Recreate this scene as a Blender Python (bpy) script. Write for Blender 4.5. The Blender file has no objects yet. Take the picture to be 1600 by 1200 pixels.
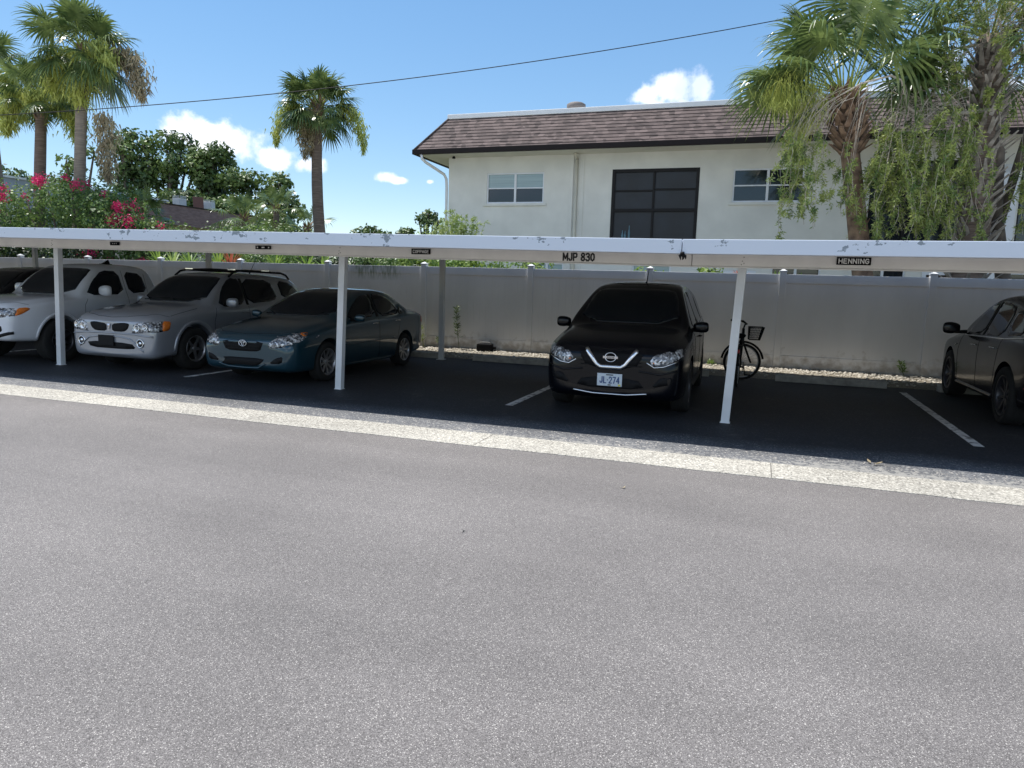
import bpy, bmesh, math, random
from mathutils import Vector, Matrix, noise
from mathutils.bvhtree import BVHTree
from mathutils.geometry import delaunay_2d_cdt
R = math.radians
SC = bpy.context.scene
COL = SC.collection
# ------------------------------------------------------------------ camera
cam = bpy.data.objects.new('camera', bpy.data.cameras.new('camera'))
COL.objects.link(cam); SC.camera = cam
YAW, PITCH, ROLL, FPX = R(19.0), R(7.95), R(1.7), 1109.0
fw = Vector((-math.sin(YAW)*math.cos(PITCH), math.cos(YAW)*math.cos(PITCH), -math.sin(PITCH)))
rt = Vector((math.cos(YAW), math.sin(YAW), 0)); up = rt.cross(fw)
r2 = rt*math.cos(ROLL) + up*math.sin(ROLL); u2 = -rt*math.sin(ROLL) + up*math.cos(ROLL)
cam.matrix_world = Matrix(((r2.x, u2.x, -fw.x, 0), (r2.y, u2.y, -fw.y, 0), (r2.z, u2.z, -fw.z, 1.61), (0, 0, 0, 1)))
cam.data.sensor_width = 36; cam.data.lens = FPX/1600*36
cam.data.clip_start = .05; cam.data.clip_end = 2000
# ------------------------------------------------------------------ sun, sky, exposure
SUN_EL, SUN_AZ = R(68), R(11)      # azimuth: from -X turned towards +Y
sd = Vector((-math.cos(SUN_EL)*math.cos(SUN_AZ), math.cos(SUN_EL)*math.sin(SUN_AZ), math.sin(SUN_EL)))
sl = bpy.data.lights.new('sun', 'SUN'); sl.energy = 4.6; sl.angle = R(.53); sl.color = (1, .97, .92)
so = bpy.data.objects.new('sun', sl); COL.objects.link(so)
so.rotation_euler = sd.to_track_quat('Z', 'Y').to_euler(); so.location = (0, 0, 30)
SC.view_settings.view_transform = 'Standard'; SC.view_settings.look = 'None'
SC.view_settings.gamma = 1; SC.view_settings.exposure = .5
SC.render.engine = 'CYCLES'
SC.cycles.max_bounces = 7; SC.cycles.transparent_max_bounces = 12
W = bpy.data.worlds.new('World'); SC.world = W; W.use_nodes = True
nt = W.node_tree; N = nt.nodes; L = nt.links; N.clear()

def mnode(op, a, b=None, c=None, nt=None):
    n = nt.nodes.new('ShaderNodeMath'); n.operation = op
    for i, v in enumerate((a, b, c)):
        if v is None: continue
        if isinstance(v, (int, float)): n.inputs[i].default_value = v
        else: nt.links.new(v, n.inputs[i])
    return n.outputs[0]

def vdot(v, vec, nt):
    n = nt.nodes.new('ShaderNodeVectorMath'); n.operation = 'DOT_PRODUCT'
    nt.links.new(v, n.inputs[0]); n.inputs[1].default_value = vec
    return n.outputs['Value']

sky = N.new('ShaderNodeTexSky'); sky.sky_type = 'NISHITA'; sky.sun_disc = False
sky.sun_elevation = SUN_EL; sky.sun_rotation = math.atan2(sd.x, sd.y)
sky.air_density = 1.0; sky.dust_density = .05; sky.altitude = 900; sky.ozone_density = 1.6
tc = N.new('ShaderNodeTexCoord')
dirv = tc.outputs['Generated']
big = N.new('ShaderNodeTexNoise'); big.inputs['Scale'].default_value = 32; big.inputs['Detail'].default_value = 10; big.inputs['Roughness'].default_value = .6
L.new(dirv, big.inputs['Vector'])
fine = N.new('ShaderNodeTexNoise'); fine.inputs['Scale'].default_value = 8; fine.inputs['Detail'].default_value = 5
L.new(dirv, fine.inputs['Vector'])
# cumulus puffs: direction (azimuth deg from +Y towards +X, elevation deg), half sizes in deg
CL = [(-42.3, 9.9, 2.3, 1.7), (-39.8, 9.4, 2.2, 1.4), (-37.2, 8.8, 2.2, 1.0), (-44.0, 9.9, 1.5, 1.4), (-35.0, 8.4, 1.6, .7),
      (-29.3, 7.9, 1.0, .5), (-28.3, 7.7, 1.0, .32),
      (-9.4, 14.3, 1.5, 1.0), (-7.4, 14.6, 1.8, 1.4), (-5.4, 15.0, 1.2, 1.7), (-7.6, 13.2, 3.0, 1.0),
      (7.6, 13.0, 3.6, 1.7), (10.0, 14.0, 2.6, 2.0), (13.5, 12.5, 3.0, 1.5),
      (-25.9, 7.7, .35, .22),
      (40, 18, 8, 4), (47, 20, 6, 5), (90, 22, 14, 6), (135, 26, 24, 13), (180, 26, 28, 12), (215, 24, 18, 9), (160, 12, 18, 6), (205, 11, 18, 5), (-120, 22, 14, 8), (-80, 16, 9, 4)]  # big clouds behind the camera are unseen, added as fill light
dens = None
for az, el, hx, hz in CL:
    a, e = R(az), R(el)
    rv = (math.cos(a), -math.sin(a), 0)
    uv = (-math.sin(a)*math.sin(e), -math.cos(a)*math.sin(e), math.cos(e))
    cv = (math.sin(a)*math.cos(e), math.cos(a)*math.cos(e), math.sin(e))
    dx = mnode('DIVIDE', vdot(dirv, rv, nt), math.sin(R(hx)), nt=nt)
    dz = mnode('DIVIDE', vdot(dirv, uv, nt), math.sin(R(hz)), nt=nt)
    rr = mnode('SQRT', mnode('ADD', mnode('MULTIPLY', dx, dx, nt=nt), mnode('MULTIPLY', dz, dz, nt=nt), nt=nt), nt=nt)
    v = mnode('SUBTRACT', 1.0, rr, nt=nt)
    v = mnode('SUBTRACT', v, mnode('MULTIPLY', mnode('LESS_THAN', vdot(dirv, cv, nt), 0, nt=nt), 20.0, nt=nt), nt=nt)
    dens = v if dens is None else mnode('SMOOTH_MAX', dens, v, .15, nt=nt)
dn = mnode('ADD', dens, mnode('MULTIPLY', mnode('SUBTRACT', big.outputs['Fac'], .5, nt=nt), 2.0, nt=nt), nt=nt)
dn = mnode('MINIMUM', dn, mnode('MULTIPLY', mnode('ADD', dens, .30, nt=nt), 2.2, nt=nt), nt=nt)
cr = N.new('ShaderNodeMapRange'); cr.inputs['From Min'].default_value = .0; cr.inputs['From Max'].default_value = .62
cr.interpolation_type = 'SMOOTHSTEP'; L.new(dn, cr.inputs['Value'])
ccol = N.new('ShaderNodeMixRGB'); ccol.inputs['Color1'].default_value = (6.4, 7.3, 9.2, 1); ccol.inputs['Color2'].default_value = (11, 11.2, 11.6, 1)
cr2 = N.new('ShaderNodeMapRange'); cr2.inputs['From Min'].default_value = .38; cr2.inputs['From Max'].default_value = .66
L.new(fine.outputs['Fac'], cr2.inputs['Value']); L.new(cr2.outputs[0], ccol.inputs['Fac'])
hs = N.new('ShaderNodeHueSaturation'); hs.inputs['Saturation'].default_value = 1.46; hs.inputs['Value'].default_value = 2.15
gm = N.new('ShaderNodeGamma'); gm.inputs['Gamma'].default_value = .65; L.new(sky.outputs[0], gm.inputs['Color']); L.new(gm.outputs[0], hs.inputs['Color'])
mx = N.new('ShaderNodeMixRGB'); L.new(cr.outputs[0], mx.inputs['Fac']); L.new(hs.outputs[0], mx.inputs['Color1']); L.new(ccol.outputs[0], mx.inputs['Color2'])
bg = N.new('ShaderNodeBackground'); bg.inputs['Strength'].default_value = .1; L.new(mx.outputs[0], bg.inputs['Color'])
wo = N.new('ShaderNodeOutputWorld'); L.new(bg.outputs[0], wo.inputs['Surface'])

# ------------------------------------------------------------------ materials
def sock(n, names, val):
    for k in names:
        if k in n.inputs:
            n.inputs[k].default_value = val; return

def M(name, col, rough=.6, metal=0., var=.12, scale=4., bump=0., bscale=40., coat=0., spec=.5, col2=None, detail=6, transl=0., stretch=None, lo=.3, hi=.7):
    m = bpy.data.materials.new(name); m.use_nodes = True
    t = m.node_tree; b = t.nodes['Principled BSDF']
    b.inputs['Roughness'].default_value = rough; b.inputs['Metallic'].default_value = metal
    sock(b, ['Specular IOR Level', 'Specular'], spec)
    if coat: sock(b, ['Coat Weight', 'Clearcoat'], coat); sock(b, ['Coat Roughness'], .03)
    tcn = t.nodes.new('ShaderNodeTexCoord'); vec = tcn.outputs['Object']
    if stretch:
        mp = t.nodes.new('ShaderNodeMapping'); mp.inputs['Scale'].default_value = stretch; t.links.new(vec, mp.inputs['Vector']); vec = mp.outputs[0]
    if var or col2:
        nz = t.nodes.new('ShaderNodeTexNoise'); nz.inputs['Scale'].default_value = scale; nz.inputs['Detail'].default_value = detail
        t.links.new(vec, nz.inputs['Vector'])
        mr = t.nodes.new('ShaderNodeMapRange'); mr.inputs['From Min'].default_value = lo; mr.inputs['From Max'].default_value = hi
        t.links.new(nz.outputs['Fac'], mr.inputs['Value'])
        mxn = t.nodes.new('ShaderNodeMixRGB'); t.links.new(mr.outputs[0], mxn.inputs['Fac'])
        c2 = col2 if col2 else tuple(c*(1-var) for c in col)
        mxn.inputs['Color1'].default_value = (*c2, 1); mxn.inputs['Color2'].default_value = (*(c*(1+(0 if col2 else var*.5)) for c in col), 1)
        t.links.new(mxn.outputs[0], b.inputs['Base Color'])
    else:
        b.inputs['Base Color'].default_value = (*col, 1)
    if bump:
        nb = t.nodes.new('ShaderNodeTexNoise'); nb.inputs['Scale'].default_value = bscale; nb.inputs['Detail'].default_value = 4
        t.links.new(vec, nb.inputs['Vector'])
        bp = t.nodes.new('ShaderNodeBump'); bp.inputs['Strength'].default_value = bump; bp.inputs['Distance'].default_value = .01
        t.links.new(nb.outputs['Fac'], bp.inputs['Height']); t.links.new(bp.outputs[0], b.inputs['Normal'])
    if transl:
        out = t.nodes['Material Output']; tr = t.nodes.new('ShaderNodeBsdfTranslucent'); ms = t.nodes.new('ShaderNodeMixShader')
        ms.inputs[0].default_value = transl
        if var or col2: t.links.new(mxn.outputs[0], tr.inputs['Color'])
        else: tr.inputs['Color'].default_value = (*col, 1)
        t.links.new(b.outputs[0], ms.inputs[1]); t.links.new(tr.outputs[0], ms.inputs[2]); t.links.new(ms.outputs[0], out.inputs['Surface'])
    return m

def asphalt(name, stops, big_lo, big_hi, sc=95., rough=.85, bump=.5):
    """speckled aggregate: voronoi cell colours through a ramp, times large soft blotches"""
    m = bpy.data.materials.new(name); m.use_nodes = True; t = m.node_tree; b = t.nodes['Principled BSDF']
    tcn = t.nodes.new('ShaderNodeTexCoord'); o = tcn.outputs['Object']
    vo = t.nodes.new('ShaderNodeTexVoronoi'); vo.inputs['Scale'].default_value = sc; t.links.new(o, vo.inputs['Vector'])
    sp = t.nodes.new('ShaderNodeSeparateColor'); t.links.new(vo.outputs['Color'], sp.inputs[0])
    rp = t.nodes.new('ShaderNodeValToRGB'); t.links.new(sp.outputs[0], rp.inputs[0])
    e = rp.color_ramp.elements
    while len(e) < len(stops): e.new(.5)
    for k, (p, c) in enumerate(stops): e[k].position = p; e[k].color = (*c, 1)
    nz = t.nodes.new('ShaderNodeTexNoise'); nz.inputs['Scale'].default_value = .55; nz.inputs['Detail'].default_value = 7; t.links.new(o, nz.inputs['Vector'])
    mr = t.nodes.new('ShaderNodeMapRange'); mr.inputs['From Min'].default_value = .3; mr.inputs['From Max'].default_value = .7
    mr.inputs['To Min'].default_value = big_lo; mr.inputs['To Max'].default_value = big_hi; t.links.new(nz.outputs['Fac'], mr.inputs['Value'])
    n2 = t.nodes.new('ShaderNodeTexNoise'); n2.inputs['Scale'].default_value = 420; n2.inputs['Detail'].default_value = 2; t.links.new(o, n2.inputs['Vector'])
    m2 = t.nodes.new('ShaderNodeMapRange'); m2.inputs['From Min'].default_value = .25; m2.inputs['From Max'].default_value = .75
    m2.inputs['To Min'].default_value = .55; m2.inputs['To Max'].default_value = 1.45; t.links.new(n2.outputs['Fac'], m2.inputs['Value'])
    mp4 = t.nodes.new('ShaderNodeMapping'); mp4.inputs['Scale'].default_value = (.12, 1.6, 1); t.links.new(o, mp4.inputs['Vector'])
    n4 = t.nodes.new('ShaderNodeTexNoise'); n4.inputs['Scale'].default_value = 1; n4.inputs['Detail'].default_value = 5; t.links.new(mp4.outputs[0], n4.inputs['Vector'])
    m4 = t.nodes.new('ShaderNodeMapRange'); m4.inputs['From Min'].default_value = .3; m4.inputs['From Max'].default_value = .7; m4.inputs['To Min'].default_value = .92; m4.inputs['To Max'].default_value = 1.08; t.links.new(n4.outputs['Fac'], m4.inputs['Value'])
    k = mnode('MULTIPLY', mnode('MULTIPLY', mr.outputs[0], m2.outputs[0], nt=t), m4.outputs[0], nt=t)
    vm = t.nodes.new('ShaderNodeVectorMath'); vm.operation = 'SCALE'; t.links.new(rp.outputs[0], vm.inputs[0]); t.links.new(k, vm.inputs['Scale'])
    t.links.new(vm.outputs[0], b.inputs['Base Color']); b.inputs['Roughness'].default_value = rough
    bp = t.nodes.new('ShaderNodeBump'); bp.inputs['Strength'].default_value = bump; bp.inputs['Distance'].default_value = .004
    t.links.new(vo.outputs['Distance'], bp.inputs['Height']); t.links.new(bp.outputs[0], b.inputs['Normal'])
    return m, t, b, vm, o

# ------------------------------------------------------------------ object helpers
def link(name, me, mats, parent=None, loc=None):
    o = bpy.data.objects.new(name, me); COL.objects.link(o)
    for m in (mats if isinstance(mats, (list, tuple)) else [mats]): me.materials.append(m)
    if parent is not None: o.parent = parent
    if loc is not None: o.location = loc
    return o

def tag(o, label=None, cat=None, group=None, kind=None):
    if label: o['label'] = label
    if cat: o['category'] = cat
    if group: o['group'] = group
    if kind: o['kind'] = kind
    return o

def empty(name, loc=(0, 0, 0), rz=0., label=None, cat=None, group=None):
    o = bpy.data.objects.new(name, None); COL.objects.link(o); o.location = loc; o.rotation_euler = (0, 0, rz)
    o.empty_display_size = .2
    return tag(o, label, cat, group)

class MB:
    def __init__(s): s.v = []; s.f = []; s.m = []; s.sm = []
    def face(s, idx, mi=0, smooth=False): s.f.append(tuple(idx)); s.m.append(mi); s.sm.append(smooth)
    def add(s, vs, fs, mi=0, smooth=False):
        b = len(s.v); s.v.extend(tuple(v) for v in vs)
        for f in fs: s.face([b+i for i in f], mi, smooth)
    def box(s, x0, x1, y0, y1, z0, z1, mi=0, M=None, sh=0.):
        vs = [(x, y, z) for x in (x0, x1) for y in (y0, y1) for z in (z0, z1)]
        if M is not None: vs = [M @ Vector(v) for v in vs]
        s.add(vs, [(0, 1, 3, 2), (4, 6, 7, 5), (0, 4, 5, 1), (2, 3, 7, 6), (0, 2, 6, 4), (1, 5, 7, 3)], mi)
    def quad(s, a, b, c, d, mi=0): s.add([a, b, c, d], [(0, 1, 2, 3)], mi)
    def tube(s, pts, rad, n=8, mi=0, cap=True, smooth=True, flat=1.):
        pts = [Vector(p) for p in pts]
        if not isinstance(rad, (list, tuple)): rad = [rad]*len(pts)
        base = len(s.v); prev = None
        for i, p in enumerate(pts):
            d = (pts[min(i+1, len(pts)-1)] - pts[max(i-1, 0)])
            d = d.normalized() if d.length > 1e-9 else Vector((0, 0, 1))
            if prev is None:
                a = d.cross(Vector((0, 0, 1)))
                if a.length < .1: a = d.cross(Vector((1, 0, 0)))
            else: a = prev - d*prev.dot(d)
            a.normalize(); prev = a; b = d.cross(a)
            for k in range(n):
                t = 2*math.pi*k/n
                s.v.append(tuple(p + (a*math.cos(t) + b*math.sin(t)*flat)*rad[i]))
        for i in range(len(pts)-1):
            for k in range(n):
                k2 = (k+1) % n
                s.face((base+i*n+k, base+i*n+k2, base+(i+1)*n+k2, base+(i+1)*n+k), mi, smooth)
        if cap:
            s.face([base+k for k in range(n)][::-1], mi); s.face([base+(len(pts)-1)*n+k for k in range(n)], mi)
    def lathe(s, prof, n=24, mi=0, M=None, smooth=True, close=False):
        """prof: (r, h) around local Z"""
        base = len(s.v)
        for r, h in prof:
            for k in range(n):
                t = 2*math.pi*k/n; v = Vector((r*math.cos(t), r*math.sin(t), h))
                s.v.append(tuple(M @ v if M is not None else v))
        q = len(prof)
        for i in range(q if close else q-1):
            j = (i+1) % q
            for k in range(n):
                k2 = (k+1) % n
                s.face((base+i*n+k, base+i*n+k2, base+j*n+k2, base+j*n+k), mi, smooth)
    def prism(s, poly, y0, y1, mi=0, M=None):
        """poly in (x,z), extruded along y"""
        n = len(poly); vs = [(x, y0, z) for x, z in poly] + [(x, y1, z) for x, z in poly]
        if M is not None: vs = [M @ Vector(v) for v in vs]
        s.add(vs, [tuple(range(n)), tuple(range(2*n-1, n-1, -1))] + [(i, i+n, (i+1) % n+n, (i+1) % n) for i in range(n)], mi)
    def build(s, name, mats, parent=None, loc=None, bevel=0., fix=True):
        me = bpy.data.meshes.new(name); me.from_pydata(s.v, [], s.f)
        me.polygons.foreach_set('material_index', s.m); me.polygons.foreach_set('use_smooth', s.sm)
        if fix and len(s.f) < 20000:
            bm = bmesh.new(); bm.from_mesh(me); bmesh.ops.recalc_face_normals(bm, faces=bm.faces)
            if bevel: bmesh.ops.bevel(bm, geom=[e for e in bm.edges if e.calc_length() > bevel*2.5 and len(e.link_faces) == 2 and e.calc_face_angle(0) > .5], offset=bevel, segments=2, affect='EDGES', profile=.6)
            bm.to_mesh(me); bm.free()
        me.update()
        return link(name, me, mats, parent, loc)

GL = {'M': [[(0, 0), (0, 1), (.5, .25), (1, 1), (1, 0)]], 'J': [[(.85, 1), (.85, .22), (.7, .03), (.3, .03), (.1, .25)]], 'P': [[(.05, 0), (.05, 1), (.7, 1), (.92, .85), (.92, .6), (.7, .45), (.05, .45)]],
 '8': [[(.5, .52), (.14, .68), (.14, .88), (.35, 1), (.65, 1), (.86, .88), (.86, .68), (.5, .52), (.1, .36), (.1, .14), (.33, 0), (.67, 0), (.9, .14), (.9, .36), (.5, .52)]],
 '3': [[(.1, .86), (.3, 1), (.65, 1), (.87, .87), (.87, .66), (.6, .53), (.4, .53)], [(.6, .53), (.92, .38), (.92, .15), (.68, 0), (.3, 0), (.06, .15)]],
 '0': [[(.5, 1), (.15, .85), (.05, .5), (.15, .15), (.5, 0), (.85, .15), (.95, .5), (.85, .85), (.5, 1)]], 'O': [[(.5, 1), (.15, .85), (.03, .5), (.15, .15), (.5, 0), (.85, .15), (.97, .5), (.85, .85), (.5, 1)]],
 'H': [[(.05, 0), (.05, 1)], [(.95, 0), (.95, 1)], [(.05, .5), (.95, .5)]], 'E': [[(.9, 1), (.1, 1), (.1, 0), (.9, 0)], [(.1, .52), (.78, .52)]], 'N': [[(.05, 0), (.05, 1), (.95, 0), (.95, 1)]], 'I': [[(.5, 0), (.5, 1)]],
 'G': [[(.92, .82), (.65, 1), (.3, .97), (.05, .68), (.05, .32), (.3, .03), (.65, 0), (.93, .16), (.93, .45), (.55, .45)]], 'C': [[(.92, .82), (.65, 1), (.3, .97), (.05, .68), (.05, .32), (.3, .03), (.65, 0), (.92, .18)]],
 'A': [[(0, 0), (.5, 1), (1, 0)], [(.2, .34), (.8, .34)]], 'L': [[(.1, 1), (.1, 0), (.9, 0)]], 'S': [[(.9, .84), (.65, 1), (.3, 1), (.1, .84), (.12, .64), (.85, .38), (.9, .15), (.65, 0), (.3, 0), (.06, .16)]],
 '2': [[(.08, .8), (.28, 1), (.68, 1), (.9, .8), (.85, .58), (.06, 0), (.94, 0)]], '7': [[(.05, 1), (.95, 1), (.38, 0)]], '4': [[(.75, 0), (.75, 1), (.05, .3), (.97, .3)]], '.': [[(.4, .5), (.6, .5)]], '~': [[(.0, .35), (.3, .6), (.6, .4), (.9, .6)]]}
def strokes(mb, txt, h, w, gap, th, x0=None, z0=None):
    """letters of flat bars in the XZ plane facing -Y, centred on the origin"""
    ws = [(.35*w if c in 'I.' else w*1.18 if c == 'M' else .5*w if c == ' ' else w) for c in txt]; tot = sum(ws)+gap*(len(txt)-1); x = -tot/2; lay = 0
    for c, cw in zip(txt, ws):
        for poly in GL.get(c, []):
            for a, b in zip(poly, poly[1:]):
                A, B = Vector((x+a[0]*cw, 0, (a[1]-.5)*h)), Vector((x+b[0]*cw, 0, (b[1]-.5)*h)); d = (B-A).normalized(); s = Vector((-d.z, 0, d.x))*th*.5; e = d*th*.38; lay = (lay+1) % 3; y = -.001-.00025*lay
                q = [A-e-s, B+e-s, B+e+s, A-e+s]; mb.add([(v.x, y, v.z) for v in q] + [(v.x, .002, v.z) for v in q], [(0, 1, 2, 3), (4, 7, 6, 5), (0, 4, 5, 1), (1, 5, 6, 2), (2, 6, 7, 3), (3, 7, 4, 0)])
        x += cw+gap
def text_mesh(txt, size, depth=.002, bold=.0, spacing=1.):
    c = bpy.data.curves.new('lettering', 'FONT'); c.body = txt; c.size = size; c.extrude = depth; c.offset = bold
    c.align_x = 'CENTER'; c.align_y = 'CENTER'; c.space_character = spacing
    o = bpy.data.objects.new('tmp', c); COL.objects.link(o)
    me = bpy.data.meshes.new_from_object(o.evaluated_get(bpy.context.evaluated_depsgraph_get()))
    bpy.data.objects.remove(o); bpy.data.curves.remove(c)
    return me
RND = random.Random(7)
# ------------------------------------------------------------------ materials in use
m_road, t_, b_, vm_, o_ = asphalt('road asphalt', [(0, (.068, .060, .056)), (.25, (.121, .109, .102)), (.7, (.186, .169, .158)), (.93, (.26, .238, .222)), (1, (.55, .51, .46))], .86, 1.14, 300)
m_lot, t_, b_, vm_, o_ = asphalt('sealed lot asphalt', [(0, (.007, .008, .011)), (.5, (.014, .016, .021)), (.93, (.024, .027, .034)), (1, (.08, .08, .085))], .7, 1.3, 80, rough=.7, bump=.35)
# pale worn flecks of bare stone towards the road side of the lot
nz = t_.nodes.new('ShaderNodeTexNoise'); nz.inputs['Scale'].default_value = 14; nz.inputs['Detail'].default_value = 6; nz.inputs['Roughness'].default_value = .7; t_.links.new(o_, nz.inputs['Vector'])
n3 = t_.nodes.new('ShaderNodeTexNoise'); n3.inputs['Scale'].default_value = .8; t_.links.new(o_, n3.inputs['Vector'])
sx = t_.nodes.new('ShaderNodeSeparateXYZ'); t_.links.new(o_, sx.inputs[0])
def rng(v, a, b, c, d, t):
    n = t.nodes.new('ShaderNodeMapRange'); t.links.new(v, n.inputs['Value'])
    for k, x in zip(('From Min', 'From Max', 'To Min', 'To Max'), (a, b, c, d)): n.inputs[k].default_value = x
    return n.outputs[0]
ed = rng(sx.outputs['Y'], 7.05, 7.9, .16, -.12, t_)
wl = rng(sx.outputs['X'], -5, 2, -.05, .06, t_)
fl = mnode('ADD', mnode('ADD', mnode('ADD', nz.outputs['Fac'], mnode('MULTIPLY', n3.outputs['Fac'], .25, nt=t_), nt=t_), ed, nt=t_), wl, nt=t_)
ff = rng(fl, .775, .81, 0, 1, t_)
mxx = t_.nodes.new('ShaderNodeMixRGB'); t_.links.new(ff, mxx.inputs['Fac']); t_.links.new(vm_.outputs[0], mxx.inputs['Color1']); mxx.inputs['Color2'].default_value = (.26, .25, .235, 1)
# sunlit strip near the road, painted into the colour as lighter grey
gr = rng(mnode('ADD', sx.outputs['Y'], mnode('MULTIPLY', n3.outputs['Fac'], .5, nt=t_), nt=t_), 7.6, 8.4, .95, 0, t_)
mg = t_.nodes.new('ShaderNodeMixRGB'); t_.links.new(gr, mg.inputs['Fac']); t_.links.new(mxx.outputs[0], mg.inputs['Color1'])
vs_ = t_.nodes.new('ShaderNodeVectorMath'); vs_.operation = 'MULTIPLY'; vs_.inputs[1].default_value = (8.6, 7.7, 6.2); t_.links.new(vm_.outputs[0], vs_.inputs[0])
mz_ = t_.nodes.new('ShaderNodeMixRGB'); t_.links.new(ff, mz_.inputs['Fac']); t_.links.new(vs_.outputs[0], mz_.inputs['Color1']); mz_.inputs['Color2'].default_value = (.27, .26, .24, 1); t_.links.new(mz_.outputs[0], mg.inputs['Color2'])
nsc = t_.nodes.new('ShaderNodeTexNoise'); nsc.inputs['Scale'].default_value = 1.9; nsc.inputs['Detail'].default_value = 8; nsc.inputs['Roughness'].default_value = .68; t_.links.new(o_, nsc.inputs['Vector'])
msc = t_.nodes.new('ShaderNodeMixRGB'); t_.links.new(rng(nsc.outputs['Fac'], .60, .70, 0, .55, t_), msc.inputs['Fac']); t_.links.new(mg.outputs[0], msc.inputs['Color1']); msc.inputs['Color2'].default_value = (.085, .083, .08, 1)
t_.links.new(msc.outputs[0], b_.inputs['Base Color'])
m_conc, *_r = asphalt('exposed aggregate concrete', [(0, (.17, .158, .137)), (.3, (.33, .307, .263)), (.75, (.44, .41, .35)), (1, (.66, .62, .54))], .80, 1.15, 75, bump=.6)
m_ground = M('garden soil and turf', (.045, .075, .02), .95, var=.5, scale=3, bump=.6, bscale=30, col2=(.09, .075, .045))
m_line = M('worn white line paint', (.62, .62, .6), .7, scale=9, lo=.38, hi=.48, col2=(.16, .16, .165))
m_gravelbed = M('gravel soil', (.26, .23, .18), .95, var=.5, scale=40, bump=.8, bscale=60)
m_peb = M('pale pebbles', (.62, .58, .50), .8, scale=9, col2=(.36, .32, .26))
m_white = M('white painted metal', (.74, .745, .75), .45, var=.05, scale=3)
m_post = M('white post paint', (.70, .72, .74), .4, var=.08, scale=5)
m_beam = M('cream painted steel', (.86, .84, .81), .5, var=.08, scale=4)
m_under = M('white painted underside', (.74, .74, .73), .5, var=.15, scale=3)
# fascia: white paint peeling off grey metal
m_fascia = bpy.data.materials.new('peeling white fascia paint'); m_fascia.use_nodes = True; t_ = m_fascia.node_tree; b_ = t_.nodes['Principled BSDF']
tcn = t_.nodes.new('ShaderNodeTexCoord'); o_ = tcn.outputs['Object']
mp = t_.nodes.new('ShaderNodeMapping'); mp.inputs['Scale'].default_value = (1, 1, 1.5); t_.links.new(o_, mp.inputs['Vector'])
nz = t_.nodes.new('ShaderNodeTexNoise'); nz.inputs['Scale'].default_value = 8.5; nz.inputs['Detail'].default_value = 8; nz.inputs['Roughness'].default_value = .6; t_.links.new(mp.outputs[0], nz.inputs['Vector'])
n3 = t_.nodes.new('ShaderNodeTexNoise'); n3.inputs['Scale'].default_value = .75; n3.inputs['Detail'].default_value = 2; t_.links.new(o_, n3.inputs['Vector'])
pl = mnode('ADD', nz.outputs['Fac'], mnode('MULTIPLY', n3.outputs['Fac'], .55, nt=t_), nt=t_)
sx = t_.nodes.new('ShaderNodeSeparateXYZ'); t_.links.new(o_, sx.inputs[0])
pl = mnode('ADD', pl, mnode('MULTIPLY', mnode('SUBTRACT', sx.outputs['Z'], 2.07, nt=t_), .6, nt=t_), nt=t_)
pf = rng(pl, .905, .915, 0, 1, t_)
mxx = t_.nodes.new('ShaderNodeMixRGB'); t_.links.new(pf, mxx.inputs['Fac']); mxx.inputs['Color1'].default_value = (.67, .72, .80, 1); mxx.inputs['Color2'].default_value = (.25, .29, .33, 1)
t_.links.new(mxx.outputs[0], b_.inputs['Base Color']); b_.inputs['Roughness'].default_value = .45
m_vinyl = M('white vinyl fence', (.86, .85, .85), .45, var=.10, scale=1.2, stretch=(1, 1, .4))
t_ = m_vinyl.node_tree; b_ = t_.nodes['Principled BSDF']; src = b_.inputs['Base Color'].links[0].from_socket
tcn = t_.nodes.new('ShaderNodeTexCoord'); gp_ = t_.nodes.new('ShaderNodeNewGeometry'); sx = t_.nodes.new('ShaderNodeSeparateXYZ'); t_.links.new(gp_.outputs['Position'], sx.inputs[0])
nz = t_.nodes.new('ShaderNodeTexNoise'); nz.inputs['Scale'].default_value = 7; nz.inputs['Detail'].default_value = 7; t_.links.new(gp_.outputs['Position'], nz.inputs['Vector'])
df = rng(mnode('SUBTRACT', nz.outputs['Fac'], mnode('MULTIPLY', sx.outputs['Z'], 1.1, nt=t_), nt=t_), .08, .38, 0, .6, t_)
md_ = t_.nodes.new('ShaderNodeMixRGB'); t_.links.new(df, md_.inputs['Fac']); t_.links.new(src, md_.inputs['Color1']); md_.inputs['Color2'].default_value = (.30, .24, .17, 1)
# green mildew streaks high on one panel
bx = mnode('MULTIPLY', rng(mnode('ABSOLUTE', mnode('ADD', sx.outputs['X'], 8.75, nt=t_), nt=t_), .45, .75, 1, 0, t_), rng(sx.outputs['Z'], 1.62, 1.80, 0, 1, t_), nt=t_)
n5 = t_.nodes.new('ShaderNodeTexNoise'); n5.inputs['Scale'].default_value = 9; mp5 = t_.nodes.new('ShaderNodeMapping'); mp5.inputs['Scale'].default_value = (2.5, 1, .5); t_.links.new(gp_.outputs['Position'], mp5.inputs['Vector']); t_.links.new(mp5.outputs[0], n5.inputs['Vector'])
mm_ = t_.nodes.new('ShaderNodeMixRGB'); t_.links.new(mnode('MULTIPLY', bx, rng(n5.outputs['Fac'], .35, .65, .1, .85, t_), nt=t_), mm_.inputs['Fac']); t_.links.new(md_.outputs[0], mm_.inputs['Color1']); mm_.inputs['Color2'].default_value = (.24, .29, .19, 1)
t_.links.new(mm_.outputs[0], b_.inputs['Base Color'])
m_cap = M('white vinyl cap', (.76, .76, .76), .4, var=.05)
m_stop = M('grey concrete', (.40, .39, .365), .9, var=.35, scale=7, bump=.4, bscale=50)
m_black = M('black plastic', (.006, .006, .007), .6, var=.1, spec=.18)
m_blackgl = M('black plate', (.004, .004, .005), .6, var=0, spec=.1)
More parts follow.
